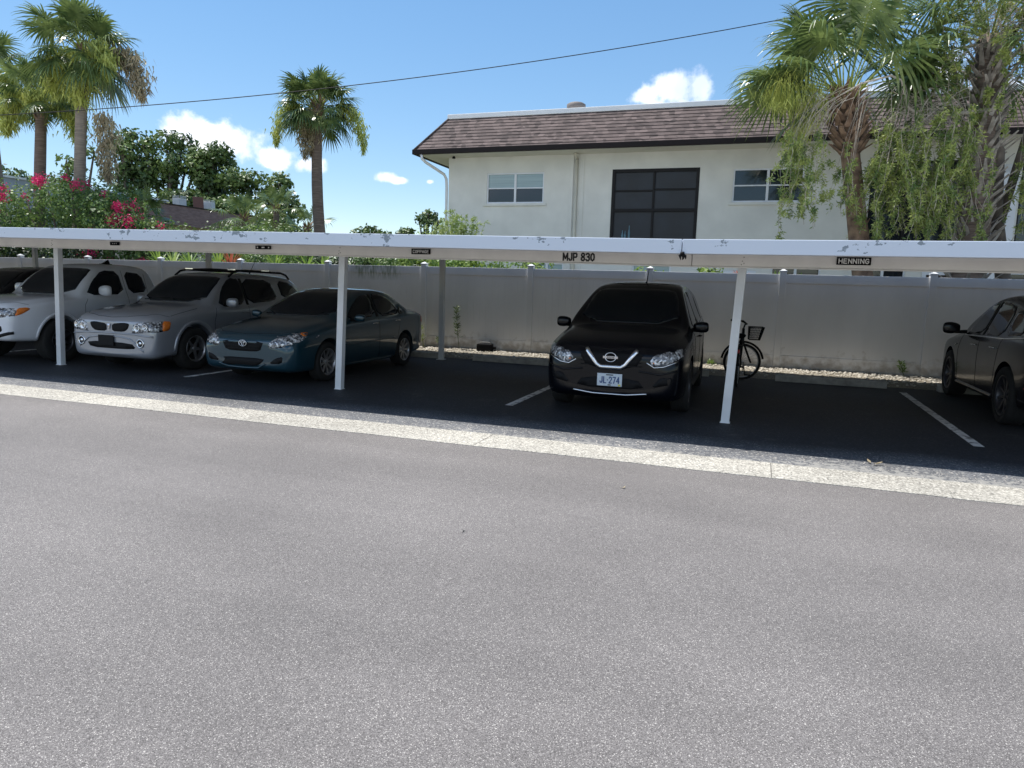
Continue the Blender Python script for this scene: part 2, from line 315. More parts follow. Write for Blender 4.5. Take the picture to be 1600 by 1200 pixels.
m_letter = M('white lettering', (.78, .78, .75), .5, var=0)
m_letterb = M('black lettering', (.01, .01, .012), .45, var=0)
# ------------------------------------------------------------------ ground, road, kerb, lot
def sheet(name, x0, x1, y0, y1, z, m, nx=1, wav=0., skirt=False):
    mb = MB(); n = nx
    for i in range(n+1):
        x = x0 + (x1-x0)*i/n
        a = wav*noise.noise(Vector((x*.9, 3.3, 0))) + wav*.5*noise.noise(Vector((x*3.1, 7.3, 0)))
        b = wav*noise.noise(Vector((x*.8, 9.1, 0))) + wav*.6*noise.noise(Vector((x*4.1, 1.3, 0)))
        mb.v += [(x, y0+a, z), (x, y1+b, z)]
    for i in range(n): mb.face((2*i, 2*i+2, 2*i+3, 2*i+1))
    if skirt:
        b = len(mb.v); mb.v += [(v[0], v[1], -.01) for v in mb.v[::2]]
        for i in range(n): mb.face((2*i, b+i, b+i+1, 2*i+2))
    o = mb.build(name, m); o['kind'] = 'structure'
    return o
sheet('ground', -500, 500, -60, 900, -.03, m_ground)
sheet('road', -90, 60, -30, 6.6, 0, m_road)
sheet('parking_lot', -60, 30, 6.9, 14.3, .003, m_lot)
sheet('bounce_ground', -9.5, 14, 19.2, 21.68, .0, m_stop)  # unseen pale ground, added to bounce light on to the building wall
sheet('concrete_gutter', -60, 30, 6.46, 7.05, .005, m_conc, 400, .022, True)
mb = MB()
for x in (-13.6, -10.9, -8.0, -5.4, -2.62, .2, 2.9):
    mb.box(x-.004, x+.004, 6.47, 7.03, .0055, .0062)
o = mb.build('gutter_joints', M('dark joint', (.13, .12, .105), .9, var=0)); o['kind'] = 'structure'
for i, x in enumerate((-14.0, -8.54, -3.09, 2.37, 7.83)):
    mb = MB(); n = 30; w = .055
    for k in range(n+1):
        y = 8.87 + 4.5*k/n; a = .006*noise.noise(Vector((x, y*5, 0)))
        mb.v += [(x-w+a, y, .0085), (x+w+a, y, .0085)]
    for k in range(n): mb.face((2*k, 2*k+1, 2*k+3, 2*k+2))
    o = mb.build('parking_line', m_line); o['kind'] = 'structure'
# gravel bed with loose pebbles along the fence
mb = MB(); nx = 160
for i in range(nx+1):
    x = -24 + 36*i/nx
    for y, z in ((14.02, .006), (14.3, .05), (14.8, .09), (15.19, .12)):
        mb.v.append((x, y + (.06*noise.noise(Vector((x*2, y, 0))) if y < 14.1 else 0), z + .015*noise.noise(Vector((x*3, y*3, 1)))))
for i in range(nx):
    for k in range(3): mb.face((i*4+k, i*4+4+k, i*4+5+k, i*4+1+k), 0, True)
o = mb.build('gravel_bed', m_gravelbed); o['kind'] = 'structure'
r = random.Random(3); mb = MB()
ico = bmesh.new(); bmesh.ops.create_icosphere(ico, subdivisions=1, radius=1); iv = [v.co.copy() for v in ico.verts]; iff = [[v.index for v in f.verts] for f in ico.faces]; ico.free()
for k in range(4200):
    x = r.uniform(-12, 5.2); y = 15.17 - abs(r.gauss(0, .42))
    if y < 14.1: continue
    z = .02 + .11*(y-14.0)/1.2; s = r.uniform(.012, .032)
    Mx = Matrix.Translation((x, y, z)) @ Matrix.Rotation(r.uniform(0, 6.3), 4, 'Z') @ Matrix.Diagonal((s*r.uniform(.9, 1.5), s, s*r.uniform(.5, .8), 1))
    mb.add([Mx @ v for v in iv], iff, 0, True)
o = mb.build('pebbles', m_peb, fix=False); tag(o, kind='stuff', label='pale river pebbles strewn along the foot of the white fence', cat='gravel')
# ------------------------------------------------------------------ carport
JX = -.82
def lift(x): return max(0., (JX - x)) * .0105
cp = empty('carport', (0, 9, 0), 0, 'long low carport with peeling white roof edge on slim white posts', 'carport')
def cobj(mb, name, m, bevel=0., parent=cp):
    o = mb.build(name, m, parent, bevel=bevel); o.location = (0, -9, 0) if parent is cp else (0, 0, 0); return o
XL, XR = -34., 16.
def sloped_box(mb, xa, xb, y0, y1, z0, z1, za=None, rear=0.):
    """box between xa and xb following lift(); rear adds height at y1"""
    la, lb = lift(xa), lift(xb)
    vs = [(xa, y0, z0+la), (xa, y0, z1+la), (xa, y1, z0+la+rear), (xa, y1, z1+la+rear), (xb, y0, z0+lb), (xb, y0, z1+lb), (xb, y1, z0+lb+rear), (xb, y1, z1+lb+rear)]
    mb.add(vs, [(0, 1, 3, 2), (4, 6, 7, 5), (0, 4, 5, 1), (2, 3, 7, 6), (0, 2, 6, 4), (1, 5, 7, 3)])
for xa, xb in ((XL, JX-.004), (JX+.004, XR)):
    mb = MB(); sloped_box(mb, xa, xb, 7.83, 14.75, 2.085, 2.125, rear=.2); cobj(mb, 'roof_panel', m_under)
    mb = MB(); sloped_box(mb, xa, xb, 7.70, 7.82, 1.985, 2.135)
    cobj(mb, 'fascia', m_fascia, .007)
    mb = MB(); sloped_box(mb, xa, xb, 8.90, 9.06, 1.9, 2.083); sloped_box(mb, xa, xb, 8.885, 8.899, 1.884, 1.898)
    cobj(mb, 'front_beam', m_beam, .004)
    mb = MB(); sloped_box(mb, xa, xb, 13.62, 13.78, 2.10, 2.24); cobj(mb, 'rear_beam', m_under)
POSTX = [-28.0, -22.45, -16.95, -11.38, -5.8, -.31, 5.2]
for x in POSTX:
    e = lift(x); mb = MB(); lean = .075 if x < 0 else .06
    S = Matrix.Identity(4); S[0][2] = lean/1.9
    mb.box(-.05, .05, -.045, .045, .0, 1.884+e, M=S); mb.box(-.06, .06, -.055, .055, .0, .010)
    o = mb.build('post', m_post, cp, bevel=.004); o.location = (x, 0, .006)
    for dx, dz in ((-.014, 1.925), (.014, 1.94), (-.006, 1.965), (.010, 2.01)):
        mb = MB(); mb.lathe([(.007, 0), (.007, .004), (0, .005)], 8, M=Matrix.Translation((x+lean+dx, -.1005+.0, dz+e)) @ Matrix.Rotation(R(90), 4, 'X')); mb.build('bolt', m_stop, cp)
for x in (-28, -23.0, -17.9, -12.3, -6.28, -.37, 5.0):
    mb = MB(); mb.box(-.05, .05, -.045, .045, 0, 2.098+lift(x)); mb.box(-.08, .08, -.08, .08, 0, .012)
    o = mb.build('post', m_post, cp, bevel=.004); o.location = (x, 4.6, .006)
def letters(txt, size, x, y, z, m, parent, name='lettering', depth=.0015, bold=.0, spacing=1., loc=True):
    mb = MB(); strokes(mb, txt, size, size*.60*spacing, size*.20*spacing, size*(.14+bold))
    o = mb.build(name, m, parent); o.location = (x, y, z); return o
letters('MJP 830', .088, -2.22, -.1025, 1.985, m_letterb, cp, bold=.08, spacing=.88)
def plate(x, w, h, txt, size, label, bold=0., extra=None, sp_=1.05):
    z = 1.985 + lift(x)
    e = empty('name_plate', (x, 8.884, z), 0, label, 'name plate', 'name plates on the carport beam')
    mb = MB(); mb.box(-w/2, w/2, -.006, .0, -h/2, h/2); mb.build('plate', m_blackgl, e, bevel=.0015)
    if txt: letters(txt, size, 0, -.0085, 0, m_letter, e, bold=bold, spacing=sp_)
    if extra:
        for dx, ww, hh in extra:
            mb = MB(); mb.box(dx-ww/2, dx+ww/2, -.008, -.0062, -hh/2, hh/2); mb.build('lettering', m_letter, e)
    return e
plate(.0+.95, .352, .086, 'HENNING', .048, 'black plate with large white capitals HENNING on the cream beam', .07, sp_=1.28)
plate(-4.43, .285, .072, 'COPPAGE', .038, 'black plate with white capitals COPPAGE left of the bare lettering', .02, sp_=1.15)
plate(-7.02, .275, .052, '', .03, 'black plate with three faint pale marks above the blue sedan', 0, [(-.10, .02, .02), (0, .05, .018), (.10, .018, .02)])
plate(-9.9, .20, .055, '~ ~ ~', .028, 'small black plate above the silver car, its writing too faint to read', 0)
# dark knot of torn sealant hanging at the fascia joint
mb = MB(); rr = random.Random(5)
for k in range(7):
    a = rr.uniform(-1.2, 1.2); l = rr.uniform(.03, .075)
    mb.tube([(0, 0, 0), (math.sin(a)*l*.6, -.006, -l*.5), (math.sin(a)*l*.5+rr.uniform(-.012, .012), -.004, -l)], [.010, .014, .003], 6)
mb.tube([(0, 0, .012), (0, -.004, -.02)], [.02, .024], 8)
o = mb.build('torn_sealant', m_black, loc=(JX+.01, 7.69, 1.99)); tag(o, 'black torn sealant hanging below the joint in the white fascia', 'sealant scrap')
# ------------------------------------------------------------------ fence
fn = empty('fence', (0, 15.2, .1), 0, 'long white vinyl privacy fence behind the parked cars', 'fence')
FP = [.38 + 2.62*k for k in range(-9, 5)]
for k, x in enumerate(FP):
    mb = MB(); mb.box(-.063, .063, -.063, .063, 0, 1.92); o = mb.build('post', m_vinyl, fn, bevel=.006); o.location = (x, 0, 0)
    mb = MB(); mb.box(-.072, .072, -.072, .072, 1.92, 1.945)
    mb.add([(-.066, -.066, 1.945), (.066, -.066, 1.945), (.066, .066, 1.945), (-.066, .066, 1.945), (0, 0, 1.985)], [(0, 1, 4), (1, 2, 4), (2, 3, 4), (3, 0, 4)])
    c = mb.build('post_cap', m_cap, o, bevel=.003)
    if k < len(FP)-1:
        w = FP[k+1]-x
        mb = MB(); x0 = .064
        while x0 < w-.066:
            x1 = min(x0+.15, w-.064); mb.box(x0+.0015, x1-.0015, -.018, .018, .27, 1.70); x0 = x1
        mb.box(.064, w-.064, -.0145, .0145, .27, 1.70)
        o = mb.build('panel', m_vinyl, fn); o.location = (x, 0, 0)
        mb = MB(); mb.box(.064, w-.064, -.030, .030, 1.70, 1.875); o = mb.build('top_rail', m_vinyl, fn, bevel=.005); o.location = (x, 0, 0)
        mb = MB(); mb.box(.064, w-.064, -.030, .030, .02, .27); o = mb.build('bottom_rail', m_vinyl, fn, bevel=.005); o.location = (x, 0, 0)
# ------------------------------------------------------------------ wheel stops
ws = {1.27: 'concrete wheel stop in the empty bay right of the bicycle', -4.72: 'concrete wheel stop in the empty bay under the capitals MJP', -1.75: 'concrete wheel stop behind the black SUV',
      -7.35: 'concrete wheel stop behind the blue sedan', -10.0: 'concrete wheel stop hidden behind the silver SUV', 3.9: 'concrete wheel stop in front of the dark SUV at the right'}
for x, lb in ws.items():
    mb = MB(); mb.prism([(-.085, 0), (.085, 0), (.065, .11), (.045, .125), (-.045, .125), (-.065, .11)], -.92, .92)
    o = mb.build('wheel_stop', m_stop, loc=(x, 13.85, .004), bevel=.008); o.rotation_euler = (0, 0, R(90 + RND.uniform(-1, 1)))
    tag(o, lb, 'wheel stop', 'concrete wheel stops at the heads of the bays')
# ------------------------------------------------------------------ main building
m_wall = M('cream stucco', (.71, .70, .655), .9, var=.09, scale=1.6, bump=.25, bscale=60)
m_soff = M('cream soffit', (.60, .57, .48), .8, var=.06)
m_gut = M('dark brown gutter', (.016, .011, .010), .6, var=.1, spec=.2)
m_capw = M('white roof coating', (.80, .80, .79), .6, var=.04)
m_alu = M('white aluminium frame', (.72, .74, .78), .35, var=.04)
m_bronze = M('bronze frame', (.012, .011, .012), .5, var=.1, spec=.2)
m_glassd = M('dark window glass', (.012, .016, .022), .06, var=0, spec=.8)
m_blind = M('closed blinds behind glass', (.30, .40, .42), .12, var=.15, scale=2, stretch=(.2, 1, 14), spec=.8)
m_screen = M('dark porch screen', (.008, .012, .020), .45, var=.5, scale=2)
m_shin = bpy.data.materials.new('brown shingles'); m_shin.use_nodes = True; t_ = m_shin.node_tree; b_ = t_.nodes['Principled BSDF']
tcn = t_.nodes.new('ShaderNodeTexCoord'); o_ = tcn.outputs['Object']
vo = t_.nodes.new('ShaderNodeTexVoronoi'); vo.inputs['Scale'].default_value = 1; vo.inputs['Randomness'].default_value = .9
mp = t_.nodes.new('ShaderNodeMapping'); mp.inputs['Scale'].default_value = (5.5, 7, 7.3); t_.links.new(o_, mp.inputs['Vector']); t_.links.new(mp.outputs[0], vo.inputs['Vector'])
sp = t_.nodes.new('ShaderNodeSeparateColor'); t_.links.new(vo.outputs['Color'], sp.inputs[0])
rp = t_.nodes.new('ShaderNodeValToRGB'); t_.links.new(sp.outputs[1], rp.inputs[0])
e_ = rp.color_ramp.elements; e_[0].color = (.055, .040, .037, 1); e_[1].color = (.155, .115, .105, 1); x_ = e_.new(.5); x_.color = (.105, .077, .070, 1)
nz = t_.nodes.new('ShaderNodeTexNoise'); nz.inputs['Scale'].default_value = 90; t_.links.new(o_, nz.inputs['Vector'])
vm_ = t_.nodes.new('ShaderNodeVectorMath'); vm_.operation = 'SCALE'; t_.links.new(rp.outputs[0], vm_.inputs[0]); t_.links.new(rng(nz.outputs['Fac'], .25, .75, .8, 1.25, t_), vm_.inputs['Scale'])
t_.links.new(vm_.outputs[0], b_.inputs['Base Color']); b_.inputs['Roughness'].default_value = .9
BY, BXL, BXR = 21.7, -9.85, 14.0
bd = empty('apartment_building', (BXL, BY, 0), 0, 'two storey cream stucco building with brown shingled mansard roof', 'building')
def bobj(mb, name, m, bevel=0., parent=None):
    o = mb.build(name, m, parent or bd, bevel=bevel)
    if parent is None: o.location = (-BXL, -BY, 0)
    return o
holes = [(-8.52, -6.62, 4.16, 5.10), (-1.0, .88, 4.13, 5.06), (-4.48, -1.93, 2.95, 5.12), (2.55, 5.25, 2.95, 5.15), (6.0, 9.5, 2.6, 5.2),
         (-3.75, -2.6, .9, 2.33), (-1.2, -.2, 0, 2.2), (.2, 1.5, .9, 2.35), (2.5, 3.6, .9, 2.35), (4.0, 5.2, 0, 2.3), (6.0, 9.0, 0, 2.3), (-9.0, -8.0, .9, 2.3), (-7.0, -5.9, .9, 2.33)]
xs = sorted({BXL, BXR} | {h[0] for h in holes} | {h[1] for h in holes}); zs = sorted({0, 5.72} | {h[2] for h in holes} | {h[3] for h in holes})
mb = MB()
for i in range(len(xs)-1):
    for k in range(len(zs)-1):
        cx, cz = (xs[i]+xs[i+1])/2, (zs[k]+zs[k+1])/2
        if any(h[0] < cx < h[1] and h[2] < cz < h[3] for h in holes): continue
        mb.quad((xs[i], BY, zs[k]), (xs[i+1], BY, zs[k]), (xs[i+1], BY, zs[k+1]), (xs[i], BY, zs[k+1]))
for a, b, c, d in holes:
    for p, q in (((a, c), (b, c)), ((b, c), (b, d)), ((b, d), (a, d)), ((a, d), (a, c))):
        mb.quad((p[0], BY, p[1]), (q[0], BY, q[1]), (q[0], BY+.2, q[1]), (p[0], BY+.2, p[1]))
mb.quad((BXL, BY, 0), (BXL, BY+14, 0), (BXL, BY+14, 5.72), (BXL, BY, 5.72)); mb.quad((BXR, BY, 0), (BXR, BY+14, 0), (BXR, BY+14, 5.72), (BXR, BY, 5.72))
mb.quad((BXL, BY+14, 0), (BXR, BY+14, 0), (BXR, BY+14, 5.72), (BXL, BY+14, 5.72))
bobj(mb, 'wall', m_wall)
# soffit, gutter
mb = MB(); mb.box(BXL-.72, BXR+.7, BY-.80, BY+14.7, 5.60, 5.66); bobj(mb, 'soffit', m_soff)
mb = MB(); mb.box(BXL-.86, BXR+.8, BY-.93, BY-.80, 5.585, 5.735); mb.box(BXL-.86, BXL-.73, BY-.799, BY+14.8, 5.585, 5.735); bobj(mb, 'gutter', m_gut, .012)
# mansard roof: real overlapping courses
Y0, Z0, Y1, Z1 = BY-.84, 5.70, BY-.02, 6.80
nr = 10; mb = MB()
for k in range(nr):
    a, b = k/nr, (k+1)/nr+.02
    for side in (0, 1):
        ya, yb = Y0+(Y1-Y0)*a, Y0+(Y1-Y0)*b; za, zb = Z0+(Z1-Z0)*a, Z0+(Z1-Z0)*b
        ins_a, ins_b = (ya-Y0), (yb-Y0); t = .022
        ja, jb = ins_a, ins_b
        if side == 0:
            A = [(BXL-.84+ja, ya-t, za+t*.3), (BXR+.8-ins_a, ya-t, za+t*.3), (BXR+.8-ins_b, yb-.003, zb), (BXL-.84+jb, yb-.003, zb)]
            Bq = [(BXL-.84+ja, ya+.01, za-.01), (BXR+.8-ins_a, ya+.01, za-.01)]
        else:
            A = [(BXL-.84+ja-t, BY+14.8-ins_a, za+t*.3), (BXL-.84+ja-t, ya-t, za+t*.3), (BXL-.84+jb-.003, yb-.003, zb), (BXL-.84+jb-.003, BY+14.8-ins_b, zb)]
            Bq = [(BXL-.84+ja+.01, BY+14.8-ins_a, za-.01), (BXL-.84+ja+.01, ya, za-.01)]
        mb.quad(*A); mb.quad(Bq[0], Bq[1], A[1], A[0])
bobj(mb, 'roof', m_shin)
mb = MB(); mb.tube([(BXL-.85, Y0-.02, Z0+.02), (BXL-.03, Y1-.02, Z1+.01)], .03, 6); bobj(mb, 'hip_cap', m_shin)
mb = MB(); mb.box(BXL-.06, BXR, BY-.06, BY+13.9, 6.80, 6.95); bobj(mb, 'parapet', m_capw, .02)
# windows
def window(x0, x1, z0, z1, cols, kind='alu', split=.5, parent=None):
    mb = MB(); fr = .045; y = BY+.03; w = (x1-x0)/cols
    fm = {'alu': m_alu, 'bronze': m_bronze}[kind]
    mb.box(x0, x0+fr, y, y+.06, z0, z1); mb.box(x1-fr, x1, y, y+.06, z0, z1)
    mb.box(x0+fr, x1-fr, y, y+.06, z0, z0+fr); mb.box(x0+fr, x1-fr, y, y+.06, z1-fr, z1)
    for c in range(1, cols): mb.box(x0+w*c-.035, x0+w*c+.035, y+.003, y+.063, z0+fr, z1-fr)
    zm = z0+(z1-z0)*split
    for c in range(cols): mb.box(x0+w*c+(fr if c == 0 else .036), x0+w*(c+1)-(fr if c == cols-1 else .036), y+.006, y+.056, zm-.018, zm+.018)
    f = bobj(mb, 'window', fm, .003)
    return f, zm
def pane(x0, x1, z0, z1, m, parent, yy=.07):
    mb = MB(); mb.box(x0, x1, BY+yy, BY+yy+.006, z0, z1); return mb.build('pane', m, parent)
f, zm = window(-8.52, -6.62, 4.16, 5.10, 2)
pane(-8.49, -6.65, zm, 5.07, m_blind, f); pane(-8.49, -6.65, 4.19, zm, m_glassd, f)
mb = MB(); mb.box(-8.62, -6.52, BY-.05, BY+.03, 4.08, 4.155); mb.build('sill', m_wall, f, bevel=.008)
f, zm = window(-1.0, .88, 4.13, 5.06, 2); pane(-.97, .85, 4.16, 5.03, m_glassd, f)
mb = MB(); mb.box(-1.1, .98, BY-.05, BY+.03, 4.05, 4.125); mb.build('sill', m_wall, f, bevel=.008)
# screened porch
mb = MB(); x0, x1, z0, z1 = -4.48, -1.93, 2.95, 5.12; y = BY-.015
for a, b, c, d in ((x0, x0+.09, z0, z1), (x1-.09, x1, z0, z1), (x0+.09, x1-.09, z1-.09, z1), (x0+.09, x1-.09, z0, z0+.09), (x0+.09, x1-.09, 3.88, 3.97)): mb.box(a, b, y, y+.09, c, d)
xm = x0+(x1-x0)*.49
mb.box(xm-.03, xm+.03, y+.01, y+.08, z0+.09, 3.88); mb.box(xm-.03, xm+.03, y+.01, y+.08, 3.97, z1-.09); mb.box(x0+.09, xm-.03, y+.02, y+.07, 4.47, 4.52); mb.box(xm+.03, x1-.09, y+.02, y+.07, 4.50, 4.55)
pf_ = bobj(mb, 'porch_frame', m_bronze, .004)
mb = MB(); mb.box(x0+.09, x1-.09, y+.06, y+.064, z0+.09, z1-.09); mb.build('screen', m_screen, pf_)
m_bt = M('pale blue glass', (.10, .19, .24), .3, var=0)
for xx, h in ((-4.1, .28), (-4.02, .26), (-3.9, .42)):
    mb = MB(); mb.lathe([(.03, 0), (.035, h*.5), (.015, h*.75), (.012, h)], 10, M=Matrix.Translation((xx, BY+.035, 3.06))); mb.build('bottle', m_bt, pf_)
# louvred stairwell and ground-floor openings
for (a, b, c, d, cols) in ((2.55, 5.25, 2.95, 5.15, 3), (6.0, 9.5, 2.6, 5.2, 3)):
    f, zm = window(a, b, c, d, cols, 'bronze'); pane(a+.03, b-.03, c+.03, d-.03, m_glassd, f, .085)
for (a, b, c, d) in ((-3.75, -2.6, .9, 2.33), (.2, 1.5, .9, 2.35), (2.5, 3.6, .9, 2.35), (6.0, 9.0, 0, 2.3), (-9.0, -8.0, .9, 2.3), (-7.0, -5.9, .9, 2.33)):
    f, zm = window(a, b, c, d, 2); pane(a+.03, b-.03, c+.03, d-.03, m_blind if a < 0 else m_glassd, f)
for (a, b, c, d) in ((-1.2, -.2, 0, 2.2), (4.0, 5.2, 0, 2.3)):
    mb = MB()
    for q in ((a, a+.1, 0, d), (b-.1, b, 0, d), (a+.1, b-.1, d-.1, d)): mb.box(q[0], q[1], BY-.02, BY+.1, q[2], q[3])
    fr_ = bobj(mb, 'door_frame', m_alu); mb = MB(); mb.box(a+.1, b-.1, BY+.05, BY+.09, 0, d-.1); mb.build('door', M('dark brown door', (.05, .03, .025), .5), fr_)
mb = MB(); mb.box(5.42, 5.86, BY-.35, BY-.02, 0, 4.75); mb.add([(5.42, BY-.35, 4.75), (5.86, BY-.35, 4.75), (5.86, BY-.02, 5.02), (5.42, BY-.02, 5.02)], [(0, 1, 2, 3)]); bobj(mb, 'buttress', m_alu)
# pilaster with downspout, corner downspout
mb = MB(); mb.box(-5.78, -5.68, BY-.045, BY, 0, 5.6); mb.box(-5.40, -5.35, BY-.02, BY, 0, 5.6); bobj(mb, 'wall_batten', m_wall, .004)
mb = MB(); mb.tube([(-5.58, BY-.05, 0), (-5.58, BY-.05, 5.45)], .05, 8); mb.tube([(-5.58, BY-.05, 5.45), (-5.58, BY-.3, 5.56)], .045, 8); bobj(mb, 'downspout', m_soff)
mb = MB(); mb.tube([(-10.4, BY-.87, 5.58), (-10.4, BY-.85, 5.46), (-10.32, BY-.7, 5.36), (-9.97, BY-.1, 5.08), (-9.93, BY-.02, 4.95), (-9.92, BY-.0, 4.7), (-9.92, BY, 0)], .045, 8); bobj(mb, 'downspout', m_white)
mb = MB(); mb.lathe([(.0, 0), (.26, 0), (.26, .25), (.30, .27), (.30, .42), (.22, .47), (.0, .47)], 20, M=Matrix.Translation((-6.0, BY+1.2, 6.92))); bobj(mb, 'roof_vent', M('weathered grey vent', (.16, .14, .13), .7))
mb = MB(); mb.lathe([(.0, 0), (.05, 0), (.055, .03), (.03, .07), (0, .075)], 12, M=Matrix.Translation((-9.55, BY-.3, 5.53))); bobj(mb, 'ceiling_lamp', m_black)
# ------------------------------------------------------------------ far buildings at the left
m_cream2 = M('warm cream wall', (.55, .48, .40), .9, var=.06)
m_shin2 = M('red brown shingles', (.27, .175, .15), .9, var=.3, scale=3, bump=.5, bscale=12, col2=(.17, .105, .09), stretch=(1, 1, 4))
b2 = empty('brown_roofed_building', (-32.5, 32, 0), 0, 'low building with brown shingled mansard beyond the bougainvillea', 'building')
mb = MB(); mb.box(-14, -.4, -.4, 8, 0, 4.7); mb.build('wall', m_cream2, b2)
mb = MB()
for k in range(8):
    a, b = k/8, (k+1)/8+.02; za, zb = 4.45+1.15*a, 4.45+1.15*b; xa, xb = .35-.3*a, .35-.3*b
    mb.quad((xa+.02, -.9, za), (xa+.02, 8.4, za), (xb, 8.4, zb), (xb, -.9, zb)); mb.quad((xa-.02, -.9, za), (xa-.02, 8.4, za), (xa+.02, 8.4, za), (xa+.02, -.9, za))
mb.box(-14.4, .03, -.85, 8.35, 4.6, 5.58)
mb.build('roof', m_shin2, b2)
mb = MB(); mb.box(-14, .1, -.9, 8.4, 5.6, 5.66); mb.build('roof_edge', m_gut, b2)
for i, (x, y, s) in enumerate(((-34.0, 35.3, .70), (-33.7, 37.4, .74))):
    e = empty('air_conditioner', (x, y, 5.66), .3*i, ('grey air conditioner on the brown roof, left of the leaning panel', 'grey air conditioner on the brown roof, right of the leaning panel')[i], 'air conditioner', 'rooftop air conditioners')
    mb = MB(); mb.box(-.4*s, .4*s, -.4*s, .4*s, .05, .8*s); mb.build('casing', M('light grey casing', (.5, .52, .53), .5), e, bevel=.03)
    mb = MB()
    for k in range(9): mb.box(-.36*s, .36*s, -.41*s, -.402*s, .12+.07*k, .15+.07*k); mb.box(.402*s, .41*s, -.36*s, .36*s, .12+.07*k, .15+.07*k)
    mb.build('louvre', m_under, e)
    mb = MB(); mb.lathe([(.3*s, .8*s), (.3*s, .86*s), (.26*s, .88*s), (0, .88*s)], 16); mb.build('fan_guard', m_black, e)
mb = MB(); mb.box(-.3, .3, -.02, .02, 0, .78, M=Matrix.Rotation(R(-14), 4, 'X')); o = mb.build('leaning_panel', M('red brown panel', (.16, .07, .05), .7), loc=(-33.2, 36.0, 5.66)); o.rotation_euler = (0, 0, R(50)); tag(o, 'red brown panel leaning between the rooftop air conditioners', 'panel')
b3 = empty('grey_building', (-41, 26, 0), 0, 'pale grey walled building at the far left behind the palms', 'building')
mb = MB(); mb.box(-14, 3.3, 0, 12, 0, 6.4); mb.build('wall', M('pale grey wall', (.38, .41, .45), .8, scale=1.5, var=.2), b3)
mb = MB(); mb.box(-14.1, 3.4, -.1, 12.1, 6.4, 6.5); mb.build('roof_edge', m_under, b3)
# ------------------------------------------------------------------ overhead cable
mb = MB(); pts = []
for k in range(81):
    q = -14 + 44*k/80; pts.append((-18.54+.938*q, 13.41+.346*q, 5.49+.0855*q+.00334*q*q))
mb.tube(pts, .011, 6); o = mb.build('overhead_cable', m_black); tag(o, 'thin black cable sagging across the blue sky', 'cable')
# ================================================================== vehicles
def paint(name, col, rough=.3, metal=.0, coat=1.):
    m = M(name, col, rough, metal, var=.04, scale=1.5, coat=coat, spec=.25)
    return m
m_tyre = M('tyre rubber', (.012, .012, .012), .85, var=.2, scale=20)
m_well = M('wheel well', (.006, .006, .006), .95, var=0)
m_glass = bpy.data.materials.new('tinted car glass'); m_glass.use_nodes = True
b_ = m_glass.node_tree.nodes['Principled BSDF']; b_.inputs['Base Color'].default_value = (.008, .011, .015, 1); b_.inputs['Roughness'].default_value = .04; sock(b_, ['Specular IOR Level'], .3)
m_chrome = M('chrome', (.75, .77, .8), .12, 1., var=0)
m_alloy = M('alloy rim', (.42, .43, .45), .32, .85, var=.1)
m_alloyd = M('dark alloy rim', (.08, .08, .09), .35, .7, var=.1)
m_amber = M('amber lens', (.75, .20, .03), .2, var=.3, scale=60)
m_red = M('red lens', (.45, .01, .015), .2, var=.2, scale=50)
m_trim = M('textured black trim', (.008, .008, .009), .6, var=.15, spec=.2)
m_gap = M('panel gap', (.004, .004, .004), .9, var=0)
m_lamp = bpy.data.materials.new('headlamp reflector'); m_lamp.use_nodes = True; t_ = m_lamp.node_tree; b_ = t_.nodes['Principled BSDF']
tcn = t_.nodes.new('ShaderNodeTexCoord'); vo = t_.nodes.new('ShaderNodeTexVoronoi'); vo.inputs['Scale'].default_value = 36; t_.links.new(tcn.outputs['Object'], vo.inputs['Vector'])
rp = t_.nodes.new('ShaderNodeValToRGB'); sp = t_.nodes.new('ShaderNodeSeparateColor'); t_.links.new(vo.outputs['Color'], sp.inputs[0]); t_.links.new(sp.outputs[0], rp.inputs[0])
e_ = rp.color_ramp.elements; e_[0].color = (.02, .022, .026, 1); e_[1].color = (.85, .87, .9, 1); x_ = e_.new(.55); x_.color = (.22, .23, .25, 1)
t_.links.new(rp.outputs[0], b_.inputs['Base Color']); b_.inputs['Metallic'].default_value = .35; b_.inputs['Roughness'].default_value = .2; sock(b_, ['Coat Weight'], 1.)
bp_ = t_.nodes.new('ShaderNodeBump'); bp_.inputs['Strength'].default_value = .35; bp_.inputs['Distance'].default_value = .02; t_.links.new(vo.outputs['Distance'], bp_.inputs['Height']); t_.links.new(bp_.outputs[0], b_.inputs['Normal'])

def interp(keys, y):
    """monotone cubic over rows [y, a, b, ...]"""
    n = len(keys)
    if y <= keys[0][0]: return keys[0][1:]
    if y >= keys[-1][0]: return keys[-1][1:]
    i = max(k for k in range(n-1) if keys[k][0] <= y)
    h = keys[i+1][0]-keys[i][0]; t = (y-keys[i][0])/h; out = []
    for c in range(1, len(keys[0])):
        def sl(k): return (keys[k+1][c]-keys[k][c])/(keys[k+1][0]-keys[k][0])
        def tan(k):
            if k == 0: return sl(0)
            if k == n-1: return sl(n-2)
            a, b = sl(k-1), sl(k)
            return 0 if a*b <= 0 else 2*a*b/(a+b)
        m0, m1 = tan(i)*h, tan(i+1)*h; p0, p1 = keys[i][c], keys[i+1][c]
        out.append((2*t**3-3*t**2+1)*p0+(t**3-2*t**2+t)*m0+(-2*t**3+3*t**2)*p1+(t**3-t**2)*m1)
    return out

